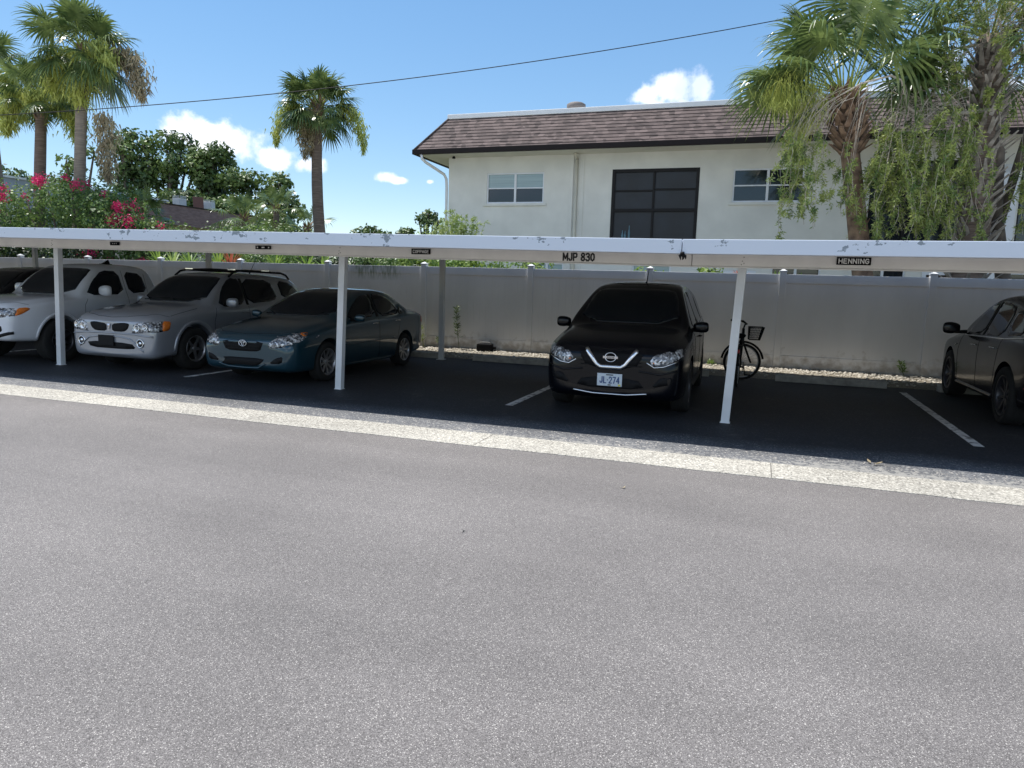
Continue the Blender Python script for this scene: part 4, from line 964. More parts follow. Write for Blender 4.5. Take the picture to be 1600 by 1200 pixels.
    sk.patch('lower_grille', [(-.50, .49), (.44, .49), (.54, .40), (.3, .385), (-.42, .385)], 'front', m_black, e, off=.005)
    h, nn = sk.hit('front', 0, .735); mb = MB(); mb.add([(-.030, h.y-.012, .785), (.030, h.y-.012, .785), (0, h.y-.018, .675), (0, h.y-.026, .755)], [(0, 1, 3), (1, 2, 3), (2, 0, 3)]); mb.build('emblem', m_chrome, e)
    h, nn = sk.hit('front', -.06, .50); mb = MB(); mb.box(-.22, .10, h.y-.032, h.y-.012, .43, .60); mb.build('plate_holder', m_trim, e, bevel=.008)
    for s in (1, -1): mirror(e, s*.88, 1.74, 1.14, s, pm, .24, .17, .13, .05)
    for y in (.93, 3.79):
        for s in (1, -1): wheel(e, s*.79, y, .36, .23, s, 5, m_alloy, rimr=.225)
    handles(sk, e, [(2.30, .95), (3.15, .97)], pm)
    seams(sk, e, [('top', [(-.84, .42), (-.6, .16), (-.3, .08), (0, .06), (.3, .08), (.6, .16), (.84, .42)]), ('top', [(.83, .45), (.78, 1.1)]), ('right', [(1.42, .45), (1.40, .8), (1.5, 1.04)]), ('right', [(2.44, .3), (2.44, 1.06)]), ('right', [(3.3, .55), (3.45, 1.08)])])
    for s in (1, -1): sk.patch('tail_light', mx2([(.68, .8), (.85, .8), (.84, 1.2), (.72, 1.2)], s), 'rear', m_red, e)
    mb = MB(); mb.tube([(.35, 3.2, 1.67), (.35, 3.24, 1.72), (.35, 3.45, 1.98)], [.018, .006, .003], 6); mb.build('antenna', m_black, e)
    mb = MB(); mb.tube([(-.6, 1.33, 1.16), (-.05, 1.36, 1.19)], .009, 6); mb.tube([(.05, 1.33, 1.18), (.62, 1.38, 1.18)], .009, 6); mb.build('wiper', m_black, e)
    return e
# ---------------------------------------------------------------- white pickup
def white_pickup(loc, rz):
    e = empty('pickup_truck', loc, rz, 'white extended cab pickup truck with amber cornered headlights', 'pickup truck')
    pm = paint('white paint', (.66, .69, .74), .3)
    K = [[0, .80, .50, .80, .93], [.04, .89, .42, .88, 1.01], [.12, .93, .40, .95, 1.07], [.45, .945, .38, 1.02, 1.12], [1.0, .945, .36, 1.08, 1.17], [1.35, .945, .36, 1.10, 1.19], [1.65, .945, .36, 1.12, 1.43],
         [1.98, .945, .36, 1.13, 1.66], [2.25, .945, .36, 1.13, 1.75], [2.8, .945, .36, 1.14, 1.78], [3.35, .94, .36, 1.15, 1.765], [3.56, .94, .36, 1.15, 1.72], [3.64, .94, .38, 1.15, 1.34], [3.70, .94, .38, 1.14, 1.20], [4.4, .94, .4, 1.12, 1.18], [5.25, .93, .42, 1.12, 1.18], [5.35, .88, .45, 1.08, 1.12], [5.39, .80, .5, 1.0, 1.05]]
    me = car_body(K, (.95, 4.19), .385, .36, pm, bed=(-.76, .76, 3.85, 5.25, .75, 1.6)); b = link('body', me, [], e); sk = Skin(me, 5.39)
    sk.patch('windshield', [(-.72, 1.19), (.72, 1.19), (.66, 1.64), (.48, 1.68), (-.48, 1.68), (-.66, 1.64)], 'front', m_glass, e)
    for v in ('right', 'left'):
        sk.patch('side_window', [(1.60, 1.18), (2.66, 1.20), (2.62, 1.64), (2.20, 1.65), (1.85, 1.44)], v, m_glass, e)
        sk.patch('side_window', [(2.80, 1.21), (3.34, 1.25), (3.28, 1.60), (2.78, 1.64)], v, m_glass, e)
        for yc in (.95, 4.19):
            fl_ = [(yc+math.cos(a)*.47, .40+math.sin(a)*.47) for a in [R(q) for q in range(0, 181, 8)]]
            sk.trim('arch_flare', fl_, v, pm, e, .03, -.010)
        sk.trim('sill_trim', [(1.42, .42), (3.65, .42)], v, m_trim, e, .03, -.008)
    def lamp(s):
        h = sk.patch('headlight', mx2([(.40, .88), (.55, .80), (.80, .815), (.90, .86), (.915, .965), (.70, .975), (.45, .955)], s), 'front', m_lamp, e, off=.012)
        sk.patch('headlight_side', [(.05, .83), (.12, .84), (.19, .965), (.05, .965)], 'right' if s > 0 else 'left', m_lamp, h, off=.010, rnd=0)
        sk.patch('turn_signal', [(.11, .84), (.22, .865), (.40, .955), (.34, .985), (.18, .97)], 'right' if s > 0 else 'left', m_amber, h, off=.012)
        for cx in (.56, .70):
            hh = sk.hit('front', cx*s, .865)[0]; mb = MB(); Tm = Matrix.Translation((cx*s, hh.y-.014, .865)) @ Matrix.Rotation(R(90), 4, 'X'); mb.lathe([(.05, -.02), (.05, .004), (.043, .008), (.03, -.002), (0, -.006)], 22, M=Tm); mb.build('lamp_bowl', m_chrome, h)
        sk.patch('fog_recess', mx2([(.42, .56), (.70, .565), (.74, .60), (.72, .68), (.42, .69)], s), 'front', m_trim, e, off=.004)
        sk.trim('bumper_edge', mx2([(.2, .47), (.55, .47), (.90, .56)], s), 'front', m_trim, e, .03, -.008)
    mirrored(lamp)
    sk.patch('grille', [(-.38, .93), (.38, .93), (.34, .62), (-.34, .62)], 'front', m_black, e, off=.005)
    for s in (1, -1):
        mo = mirror(e, s*.91, 1.90, 1.27, s, pm, .28, .20, .14, .06)
    for y in (.95, 4.19):
        for s in (1, -1): wheel(e, s*.83, y, .385, .25, s, 6, m_alloyd, rimr=.21)
    handles(sk, e, [(2.50, 1.0), (3.15, 1.03)], pm)
    seams(sk, e, [('top', [(-.88, .4), (-.6, .13), (0, .06), (.6, .13), (.88, .4)]), ('right', [(1.50, .5), (1.52, 1.0), (1.62, 1.12)]), ('right', [(2.70, .45), (2.72, 1.66)]), ('right', [(3.32, .6), (3.36, 1.6)]), ('right', [(3.72, .5), (3.72, 1.15)])])
    mb = MB(); mb.box(-.06, .06, -.1, .1, 0, .02); mb.add([(-.03, -.08, .02), (.03, -.08, .02), (.02, .09, .02), (-.02, .09, .02), (0, .07, .11)], [(0, 1, 4), (1, 2, 4), (2, 3, 4), (3, 0, 4)]); o = mb.build('roof_fin', m_black, e); o.location = (0, 3.1, 1.765)
    for s in (1, -1): sk.patch('tail_light', mx2([(.76, .75), (.90, .75), (.90, 1.08), (.76, 1.08)], s), 'rear', m_red, e)
    mb = MB(); mb.tube([(-.6, 1.42, 1.21), (-.05, 1.45, 1.23)], .009, 6); mb.tube([(.05, 1.42, 1.22), (.62, 1.46, 1.22)], .009, 6); mb.build('wiper', m_black, e)
    return e
# ---------------------------------------------------------------- dark crossover, nose in
def dark_crossover(loc, rz, label, name='parked_crossover', cat='suv', col=(.005, .005, .008)):
    e = empty(name, loc, rz, label, cat)
    pm = paint('charcoal black paint', col, .22, coat=.3)
    K = [[0, .64, .34, .64, .80], [.05, .78, .27, .72, .89], [.16, .87, .23, .80, .96], [.45, .93, .22, .90, 1.03], [.95, .96, .22, .96, 1.08], [1.3, .965, .22, 1.0, 1.12], [1.65, .965, .22, 1.02, 1.36],
         [2.0, .965, .22, 1.03, 1.57], [2.35, .965, .22, 1.04, 1.665], [2.95, .965, .22, 1.05, 1.70], [3.7, .96, .22, 1.08, 1.64], [4.15, .945, .24, 1.10, 1.50], [4.45, .92, .27, 1.08, 1.22], [4.64, .86, .32, .98, 1.05], [4.74, .74, .38, .8, .88]]
    me = car_body(K, (.95, 3.77), .375, .42, pm); b = link('body', me, [], e); sk = Skin(me, 4.74)
    sk.patch('windshield', [(-.72, 1.13), (.72, 1.13), (.62, 1.55), (.42, 1.60), (-.42, 1.60), (-.62, 1.55)], 'front', m_glass, e)
    sk.patch('rear_window', [(-.62, 1.14), (.62, 1.14), (.52, 1.48), (-.52, 1.48)], 'rear', m_glass, e)
    for v in ('right', 'left'):
        sk.patch('side_window', [(1.66, 1.07), (2.46, 1.09), (2.46, 1.56), (2.22, 1.56), (1.90, 1.38)], v, m_glass, e)
        sk.patch('pillar_trim', [(2.45, 1.085), (2.55, 1.085), (2.55, 1.57), (2.45, 1.57)], v, m_black, e, off=.004, rnd=0)
        sk.patch('side_window', [(2.54, 1.09), (3.34, 1.11), (3.30, 1.50), (2.9, 1.56), (2.54, 1.57)], v, m_glass, e)
        sk.patch('side_window', [(3.42, 1.12), (4.12, 1.17), (3.80, 1.42), (3.38, 1.49)], v, m_glass, e)
        sk.trim('window_trim', [(1.60, 1.045), (2.5, 1.065), (3.5, 1.09), (4.2, 1.14)], v, m_chrome, e, .010, .002)
        sk.trim('sill_trim', [(1.42, .29), (3.3, .29)], v, pm, e, .04, -.01)
        h = sk.hit(v, 1.30, .86)[0]
    for s in (1, -1):
        sk.patch('headlight', mx2([(.42, .76), (.80, .72), (.86, .84), (.5, .84)], s), 'front', m_lamp, e, off=.008)
        sk.patch('tail_light', mx2([(.10, .98), (.78, .94), (.84, 1.05), (.5, 1.07), (.1, 1.06)], s), 'rear', m_red, e)
        sk.patch('reflector', mx2([(.55, .50), (.82, .50), (.82, .54), (.55, .54)], s), 'rear', m_red, e)
        sk.patch('reflector', [(4.40, .52), (4.60, .52), (4.60, .56), (4.40, .56)], 'right' if s > 0 else 'left', m_red, e)
        mirror(e, s*.93, 1.62, 1.14, s, pm, .24, .18, .14)
    sk.patch('grille', [(-.36, .80), (.36, .80), (.34, .66), (-.34, .66)], 'front', m_black, e, off=.005)
    for y in (.95, 3.77):
        for s in (1, -1): wheel(e, s*.84, y, .375, .245, s, 9, m_alloyd, rimr=.265)
    handles(sk, e, [(2.30, .93), (3.18, .95)], m_chrome)
    for s, v in ((1, 'right'), (-1, 'left')):
        h = sk.hit(v, 1.28, .88)[0]; mb = MB(); mb.tube([(h.x+s*.004, 1.22, .86), (h.x+s*.006, 1.34, .885)], .008, 6); mb.build('fender_badge', m_chrome, e)
    seams(sk, e, [(v, p) for v in ('left', 'right') for p in ([(1.46, .35), (1.44, .8), (1.55, 1.03)], [(2.5, .3), (2.5, 1.06)], [(3.3, .5), (3.44, 1.08)])] + [('left', [(4.02, .72), (4.12, .62), (4.24, .72), (4.22, .84), (4.06, .86), (4.02, .72)])])
    return e
# ---------------------------------------------------------------- bicycle (step-through electric bicycle, seen from behind at an angle)
def bicycle(loc, rz):
    e = empty('bicycle', loc, rz, 'black bicycle with wire front basket leaning by the rear post', 'bicycle')
    blk = m_black; r = .335
    def bw(y, steer, nm='wheel'):
        T = Matrix.Translation((0, y, r)) @ Matrix.Rotation(steer, 4, 'Z') @ Matrix.Rotation(R(90), 4, 'Y')
        mb = MB(); n = 40
        prof = [(r-.022+.022*math.cos(t), .022*math.sin(t)) for t in [2*math.pi*k/10 for k in range(10)]]; mb.lathe(prof, n, M=T, close=True); w_ = mb.build(nm, m_tyre, e)
        mb = MB(); mb.lathe([(r-.045, -.012), (r-.045, .012), (r-.058, .012), (r-.058, -.012)], n, M=T, close=True); mb.lathe([(0, -.03), (.022, -.03), (.022, .03), (0, .03)], 12, M=T); mb.build('rim', m_alloy, w_)
        mb = MB()
        for k in range(24):
            a = 2*math.pi*k/24; s = .025 if k % 2 else -.025
            mb.tube([T @ Vector((.02*math.cos(a+.9), .02*math.sin(a+.9), s)), T @ Vector(((r-.05)*math.cos(a), (r-.05)*math.sin(a), 0))], .0016, 4)
        mb.build('spokes', m_chrome, w_)
        mb = MB(); mb.tube([T @ Vector(((r+.03)*math.cos(a), (r+.03)*math.sin(a), 0)) for a in [R(q) for q in range(100, 265, 9)]], .022, 6, flat=1.0)
        mb.build('mudguard', blk, w_)
    st = R(-80)
    bw(-.52, 0.); bw(.58, st)
    mb = MB()
    F = [((0, -.06, .30), (0, -.17, .78)), ((0, -.06, .30), (0, .38, .80)), ((0, -.12, .55), (0, .36, .86)), ((0, -.52, r), (0, -.06, .29)), ((0, -.52, r), (0, -.15, .66))]
    for a, b in F: mb.tube([a, b], .02, 8)
    mb.tube([(0, .345, .95), (0, .42, .72)], .024, 8); mb.build('frame', blk, e)
    mb = MB(); c, s = math.cos(st), math.sin(st)
    def sp(x, y): return (x*c - y*s, .42 + x*s + y*c)
    for q in (-.05, .05): x, y = sp(q, 0.0); x2, y2 = sp(q, .16); mb.tube([(x, y, .72), (x2, y2, r)], .014, 8)
    mb.build('fork', blk, e)
    mb = MB()
    def hp(x, y): p = (x*c - y*s, .345 + x*s + y*c); return p
    pts = [(*hp(-.31, -.20), 1.08), (*hp(-.30, -.05), 1.10), (*hp(-.12, .04), 1.04), (*hp(0, .02), 1.02), (*hp(.12, .04), 1.04), (*hp(.30, -.05), 1.10), (*hp(.31, -.20), 1.08)]
    mb.tube(pts, [.018, .013, .012, .012, .012, .013, .018], 8); mb.tube([(0, .345, .95), (*hp(0, .02), 1.02)], .014, 8); mb.build('handlebar', blk, e)
    mb = MB(); mb.tube([(-.0, -.30, .84), (0, -.24, .86), (0, -.08, .855), (0, .02, .85)], [.07, .085, .05, .018], 12, flat=.45); mb.tube([(0, -.17, .76), (0, -.16, .84)], .014, 8); mb.build('saddle', blk, e)
    mb = MB()     # basket of wire
    def bp2(x, y): p = (x*c - y*s, .345 + x*s + y*c); return p
    for lv, z in enumerate((.76, .80, .84, .88, .92, .96, .985)):
        k = .11 + .045*lv/6; d0, d1 = .10, .28+.06*lv/6
        ring_ = [(*bp2(-k, d0), z), (*bp2(k, d0), z), (*bp2(k, d1), z), (*bp2(-k, d1), z), (*bp2(-k, d0), z)]
        mb.tube(ring_, .004 if lv < 6 else .007, 4)
    for t in [i/9 for i in range(10)]:
        for (a0, a1, b0, b1) in (((-.11+.22*t), .10, (-.155+.31*t), .10), ((-.11+.22*t), .28, (-.155+.31*t), .34), (-.11, .10+.18*t, -.155, .10+.24*t), (.11, .10+.18*t, .155, .10+.24*t)):
            mb.tube([(*bp2(a0, a1), .76), (*bp2(b0, b1), .985)], .003, 4)
    for t in [i/6 for i in range(7)]: mb.tube([(*bp2(-.11+.22*t, .10), .76), (*bp2(-.11+.22*t, .28), .76)], .003, 4)
    mb.build('basket', blk, e)
    mb = MB(); mb.box(-.012, .012, -.85, -.44, .715, .725); mb.box(-.06, -.045, -.85, -.35, .715, .73); mb.box(.045, .06, -.85, -.35, .715, .73)
    for q in (-.84, -.7, -.56, -.42): mb.box(-.06, .06, q-.006, q+.006, .702, .714)
    for q in (-.05, .05): mb.tube([(q, -.52, r), (q, -.74, .71)], .006, 6)
    mb.build('rear_rack', blk, e)
    mb = MB(); mb.box(-.035, .035, -.875, -.855, .60, .66); mb.build('rear_reflector', m_red, e, bevel=.004)
    mb = MB(); mb.tube([(.075, -.06, .30), (.09, .02, .16)], .010, 6); mb.tube([(-.075, -.06, .30), (-.09, -.14, .44)], .010, 6); mb.tube([(-.08, -.06, .3), (.08, -.06, .3)], .018, 8)
    mb.lathe([(.0, -.003), (.09, -.003), (.09, .003), (0, .003)], 24, M=Matrix.Translation((.06, -.06, .30)) @ Matrix.Rotation(R(90), 4, 'Y')); cr_ = mb.build('crank', m_trim, e)
    mb = MB(); mb.box(.085, .185, -.02, .06, .148, .172); mb.box(-.185, -.085, -.18, -.10, .428, .452); mb.build('pedals', blk, cr_, bevel=.005)
    return e
black_suv((-1.70, 8.66, .006), R(1.2))
blue_sedan((-7.27, 8.70, .006), R(0.3))
squash(silver_suv((-9.99, 8.78, .006), R(.5)), 1.3, .90)
squash(white_pickup((-12.68, 8.40, .006), R(0)), 1.05, .82)
dark_crossover((3.98, 14.45, .006), R(180), 'charcoal black crossover parked nose in, cut by the right edge')
dark_crossover((-16.7, 9.9, .006), R(0), 'dark car at the far left edge, beside the white pickup', 'parked_car', 'car', (.012, .013, .016))
bicycle((-.27, 13.05, .006), R(-2))
# small things along the fence
e = empty('junction_box', (-5.83, 15.0, .10), R(8), 'small black box lying on the pebbles before the fence', 'box')
mb = MB(); mb.box(-.19, .17, -.10, .10, 0, .17); mb.build('case', m_black, e, bevel=.03)
mb = MB(); mb.tube([(-.14, 0, .165), (-.10, 0, .20), (.08, 0, .20), (.12, 0, .165)], .012, 6); mb.build('handle', m_stop, e)
mb = MB(); mb.box(.171, .24, -.05, .05, .05, .11); mb.build('outlet', m_black, e, bevel=.008)
# ================================================================== vegetation
def leafmat(name, c1, c2, transl=.3, scale=1.2, rough=.5):
    return M(name, c1, rough, var=.3, scale=scale, col2=c2, transl=transl, detail=4, lo=.35, hi=.65)
m_palm = leafmat('palm leaf', (.21, .27, .085), (.045, .085, .028), .2, 3., .30)
m_palmy = leafmat('yellowing palm leaf', (.42, .46, .10), (.22, .30, .07), .3, 2.)
m_palmd = leafmat('dry palm leaf', (.34, .27, .17), (.2, .15, .09), .15, 3.)
m_flowy = leafmat('palm flower spray', (.60, .62, .17), (.40, .46, .11), .3, 3.)
m_flowt = leafmat('dry palm flower spray', (.50, .42, .26), (.30, .24, .15), .2, 3.)
m_trunk = M('palm trunk bark', (.30, .245, .19), .9, scale=5, col2=(.17, .135, .105), bump=.8, bscale=14, stretch=(.6, .6, 7))
m_trunkd = M('dark palm trunk bark', (.24, .18, .14), .9, scale=5, col2=(.10, .07, .055), bump=.8, bscale=14, stretch=(.6, .6, 7))
m_boot = M('brown leaf base', (.30, .195, .125), .85, scale=6, col2=(.10, .06, .04), bump=.5, bscale=30)
m_bootg = M('grey leaf base', (.44, .40, .35), .9, scale=5, col2=(.14, .12, .10), bump=.5, bscale=30)
m_bark = M('grey brown bark', (.15, .125, .10), .9, scale=6, col2=(.07, .055, .045), bump=.8, bscale=25)
m_twig = M('pale bare twig', (.46, .40, .33), .85, var=.25, scale=4)
m_oak = leafmat('oak leaf', (.16, .23, .06), (.035, .07, .02), .25, .5)
m_oak2 = leafmat('lighter oak leaf', (.17, .24, .06), (.05, .09, .025), .25, .6)
m_boug = leafmat('bougainvillea leaf', (.20, .29, .07), (.05, .11, .03), .35, 3.)
m_pink = leafmat('magenta bract', (.66, .02, .16), (.48, .03, .10), .35, 3.)
m_bottle = leafmat('bottlebrush leaf', (.42, .47, .13), (.085, .15, .035), .22, 4.0)
m_bright = leafmat('bright shrub leaf', (.34, .44, .09), (.12, .22, .045), .4, 2.)
m_pale = leafmat('pale wispy leaf', (.42, .48, .18), (.26, .36, .10), .35, 2.)
m_redl = leafmat('red bromeliad leaf', (.5, .12, .06), (.30, .10, .05), .3, 4.)
m_dark = leafmat('dark hedge leaf', (.04, .07, .02), (.014, .026, .008), .15, 1.)

def rdir(r):
    z = r.uniform(-1, 1); t = r.uniform(0, 2*math.pi); s = math.sqrt(1-z*z); return Vector((s*math.cos(t), s*math.sin(t), z))
def leaf(mb, p, d, n, l, w, fold=.0):
    """rhombic leaf from p along d"""
    s = d.cross(n)
    if s.length < 1e-4: return
    s.normalize(); b = len(mb.v); q = p + d*l
    mb.v += [tuple(p), tuple(p + d*l*.45 + s*w*.5), tuple(q), tuple(p + d*l*.45 - s*w*.5)]
    mb.face((b, b+1, b+2, b+3))
def cloud(mb, blobs, n, l, w, r, gate=.0, freq=1.3, shell=.5, up=.3):
    tot = sum(b[1]**2 for b in blobs); cum = []; a = 0
    for b in blobs: a += b[1]**2/tot; cum.append(a)
    k = 0; tries = 0
    while k < n and tries < n*6:
        tries += 1; u = r.random(); i = 0
        while cum[i] < u and i < len(cum)-1: i += 1
        c, rad = blobs[i][0], blobs[i][1]; sq = blobs[i][2] if len(blobs[i]) > 2 else (1, 1, 1)
        d = rdir(r); q = shell + (1.06-shell)*r.random()**.7
        p = Vector((c[0]+d.x*rad*q*sq[0], c[1]+d.y*rad*q*sq[1], c[2]+d.z*rad*q*sq[2]))
        if noise.noise(p*freq) + .5*noise.noise(p*freq*2.7) < gate - .12: continue
        nn = (d + rdir(r)*.9 + Vector((0, 0, up))).normalized(); t = nn.cross(rdir(r))
        if t.length < .05: continue
        s = r.uniform(.65, 1.25); leaf(mb, p, t.normalized(), nn, l*s, w*s); k += 1

def frond(mb, stem, o, az, el, pet, rad, r, n=26, droop=.5, wid=.045, span=128):
    """costapalmate fan leaf on an arching stalk"""
    d0 = Vector((math.cos(az)*math.cos(el), math.sin(az)*math.cos(el), math.sin(el)))
    pts = [Vector(o)]; d = d0.copy(); seg = 5
    for i in range(seg):
        pts.append(pts[-1] + d*pet/seg); d = (d + Vector((0, 0, -.13*droop*math.cos(el)))).normalized()
    stem.tube(pts, [.026, .020, .016, .014, .013, .011], 5, cap=False)
    h = pts[-1]; side = d.cross(Vector((0, 0, 1)))
    if side.length < .05: side = Vector((1, 0, 0))
    side.normalize(); nrm = side.cross(d).normalized(); tw = r.uniform(-.5, .5)
    side = (side*math.cos(tw) + nrm*math.sin(tw)).normalized(); nrm = side.cross(d).normalized()
    cost = rad*.38
    for k in range(n):
        u = (k+.5)/n*2-1; a = u*R(span) + r.uniform(-.03, .03)
        base = h + d*cost*(1-abs(u))*.9 - Vector((0, 0, .25*cost*(1-abs(u))**2))
        bd = (d*math.cos(a) + side*math.sin(a) - nrm*(.28*abs(u)) + nrm*r.uniform(-.07, .07)).normalized()
        ln = rad*(.80+.2*math.cos(a*.8))*r.uniform(.86, 1.05)*(1-.25*(1-abs(u))*.6)
        s = bd.cross(nrm)
        if s.length < .01: continue
        s.normalize(); b = len(mb.v); w0 = wid*r.uniform(.8, 1.15); gd = droop*r.uniform(.7, 1.35)
        for t, ww in ((0, .35), (.33, 1.), (.62, .72), (.84, .32), (1, .03)):
            p = base + bd*ln*t*(1-.10*gd*t*t) - Vector((0, 0, gd*ln*(.52*t**2.6)))
            mb.v += [tuple(p - s*w0*ww*.5), tuple(p + s*w0*ww*.5)]
        for j in range(4): mb.face((b+2*j, b+2*j+1, b+2*j+3, b+2*j+2))

def spray(mb, o, az, reach, drop, r, n=420, wid=.16, tl=.14, tw=.012, t0=.28):
    """hanging branched flower stalk, a dense tassel of fine twigs"""
    d = Vector((math.cos(az), math.sin(az), 0)); pts = []
    for i in range(15):
        t = i/14; pts.append(Vector(o) + d*reach*(1-(1-t)**1.9) + Vector((0, 0, .25*reach*math.sin(t*2.2) - drop*t**1.8)))
    mb.tube(pts, [.015*(1-.7*i/14) for i in range(15)], 5, cap=False)
    for k in range(n):
        t = r.uniform(t0, 1.0); f = t*14; i = min(13, int(f)); p = pts[i].lerp(pts[i+1], f-i)
        bulge = wid*max(0., math.sin(min(1., (t-t0+.06)/(1.06-t0))*math.pi))**.6
        q = p + Vector((r.gauss(0, .5)*bulge, r.gauss(0, .5)*bulge, r.gauss(0, .4)*bulge))
        dd = (Vector((r.gauss(0, .45), r.gauss(0, .45), -1))).normalized(); s = dd.cross(rdir(r))
        if s.length < .1: continue
        s.normalize(); l = tl*r.uniform(.6, 1.4); w = tw; b = len(mb.v)
        mb.v += [tuple(q-s*w), tuple(q+s*w), tuple(q+dd*l+s*w*.4)]; mb.face((b, b+1, b+2))

def boots(mb, path, rad, z0, z1, step, r, ln=.34, tilt=(18, 42), wid=.12, th=.03):
    z = z0; a = 0
    while z < z1:
        t = (z-z0)/(z1-z0); c = path(z); a += 2.399963; rr = rad(z)
        ti = R(r.uniform(*tilt)); o = Vector((math.cos(a), math.sin(a), 0)); s = Vector((-math.sin(a), math.cos(a), 0))
        u = (Vector((0, 0, 1))*math.cos(ti) + o*math.sin(ti) + s*r.uniform(-.45, .45)).normalized(); nn = s.cross(u).normalized()
        L_ = ln*r.uniform(.65, 1.2); w = wid*r.uniform(.8, 1.2); p = Vector(c) + o*(rr-.03)
        k = r.uniform(.45, .9); vs = []
        for (q, ww) in ((0, w*.62), (L_*.45, w*.5), (L_, w*.30*k)):
            for e_ in (-1, 1):
                for t_ in (0, 1): vs.append(p + u*q + s*e_*ww + nn*(-th*t_*(1-q/L_*.5)))
        b = len(mb.v); mb.v += [tuple(v) for v in vs]
        for j in (0, 4):
            for f in ((0, 2, 6, 4), (1, 5, 7, 3), (0, 4, 5, 1), (2, 3, 7, 6)): mb.face([b+j+i for i in f])
        mb.face([b+i for i in (8, 10, 11, 9)]); z += step

def palm(label, base, top, tr, crown, nf, seed, pet=1.0, rad=.95, trunkm=None, sprays=(), bootz=0., dead=0, group='cabbage palms behind the carport', elmin=-38, droop=.55, wid=.045, nb=26, skirt=True, name='cabbage_palm', bend=.0, frs=None, bootm=None):
    r = random.Random(seed); e = empty(name, base, 0, label, 'palm tree', group)
    B0, T0 = Vector((0, 0, -.05)), Vector(top)-Vector(base)
    def path(z):
        t = max(0, min(1, z/T0.z)); return Vector((T0.x*t + bend*math.sin(t*math.pi), T0.y*t, z))
    mb = MB(); n = 16; pts, rs = [], []
    for i in range(n+1):
        t = i/n; pts.append(path(T0.z*t)); rs.append(tr*(1.18-.22*t + .05*noise.noise(Vector((t*9, seed, 0)))+(.25*(1-t)**6)))
    mb.tube(pts, rs, 14); mb.build('trunk', trunkm or m_trunk, e)
    if bootz:
        mb = MB(); boots(mb, path, lambda z: tr*.95, T0.z-bootz, T0.z+.12, .022, r, .30*tr/.2, wid=.11*tr/.2); mb.build('leaf_bases', bootm or m_boot, e)
    mb, st = MB(), MB(); C0 = T0 + Vector((0, 0, .05)); md = MB(); sd_ = MB()
    for i in range(nf):
        t = (i+.5)/nf; el = R(82 - (82-elmin)*t**.9) + r.uniform(-.12, .12); az = i*2.399963 + r.uniform(-.3, .3)
        k = crown*r.uniform(.88, 1.12)
        tgt, ts = (md, sd_) if (dead and i >= nf-dead) else (mb, st)
        frond(tgt, ts, C0 + Vector((math.cos(az), math.sin(az), 0))*tr*.5 + Vector((0, 0, -.35*t*tr/.2)), az, el, pet*k*(.75+.35*math.sin(t*3)), rad*k, r, nb, droop*(1 + (.6 if t > .6 else 0)), wid)
    for q in (frs or ()):
        az, el, p_, ra = q; frond(mb, st, C0, R(az), R(el), p_, ra, r, nb+6, droop, wid)
    mb.build('fronds', m_palm, e, fix=False); st.build('leaf_stalks', m_palmy, e, fix=False)
    if dead: md.build('dry_fronds', m_palmd, e, fix=False); sd_.build('dry_stalks', m_palmd, e, fix=False)
    for (az, reach, drop, kind, sz) in sprays:
        mb = MB(); spray(mb, C0 + Vector((0, 0, -.15)), R(az), reach, drop, r, int(800*sz), .30*sz, .2*sz**.5, .008 if base[0] > 0 else .026, .68 if drop > 4 else .28); mb.build('flower_spray', m_flowy if kind == 'y' else m_flowt, e, fix=False)
    return e
# image-right is roughly azimuth 19 deg at the palms, image-left 199, towards the camera 289
palm('solitary tall cabbage palm between the cloud and the roof end', (-17.25, 26.0, 0), (-18.15, 26.6, 8.85), .22, .92, 54, 11, .95, .95, m_trunkd, ((199, 1.75, 1.9, 'y', 1.15), (15, 1.95, 2.2, 'y', 1.2), (230, .55, 2.2, 't', 1.3), (250, .3, 2.0, 't', 1.2)), .9, bend=-.25, elmin=-14, wid=.075, nb=24)
palm('tall pale trunked cabbage palm, brown flower sprays hanging at its right', (-21.1, 17.3, 0), (-21.25, 18.2, 8.75), .165, .95, 46, 12, .9, 1.0, m_trunk, ((25, 1.75, 1.7, 't', 1.5), (215, .9, 1.6, 'y', 1.4), (290, .3, 1.8, 'y', 1.6), (350, 1.25, 1.1, 'y', 1.3), (20, .62, 4.1, 't', 1.25)), .35, elmin=-26, wid=.065, nb=26)
palm('dark collared cabbage palm with yellow green flower sprays on both sides', (-24.3, 18.4, 0), (-24.4, 19.15, 7.7), .18, .80, 36, 13, 1.0, .95, m_trunkd, ((205, 1.2, 1.4, 'y', 1.8), (20, 1.2, 1.7, 'y', 1.6), (300, .5, .3, 'y', 1.3)), .9, elmin=-8, wid=.065, droop=.4, nb=26)
palm('leaning cabbage palm cut by the left edge of the photo', (-27.2, 19.6, 0), (-28.7, 20.3, 9.0), .18, .95, 36, 14, 1.1, 1.0, m_trunk, ((20, 1.2, 1.6, 'y', 1.5),), .5, elmin=-25, wid=.065, nb=26)
palm('near cabbage palm with fat brown boots before the shingled roof', (2.38, 17.0, 0), (1.36, 17.15, 5.75), .19, 1.12, 22, 15, 1.3, 1.15, m_boot,
     ((207, 1.5, .25, 'y', 1.9), (196, 1.0, 1.5, 'y', 1.3)), .2, elmin=38, wid=.066, nb=30, droop=.62, name='cabbage_palm',
     frs=((199, 30, 1.2, 1.3), (190, 16, 1.2, 1.25), (208, 42, 1.1, 1.2), (205, 22, 1.35, 1.25), (193, -14, .85, .9), (180, 24, 1.2, 1.2), (15, 24, 1.35, 1.0), (22, 12, 1.25, .95), (8, 34, 1.3, 1.0), (225, 50, 1.2, 1.2)))
rp_ = bpy.data.objects['cabbage_palm.004']
r = random.Random(77); mb = MB()
def ph(z):
    t = z/5.75; return Vector((-1.02*t, .15*t, z))
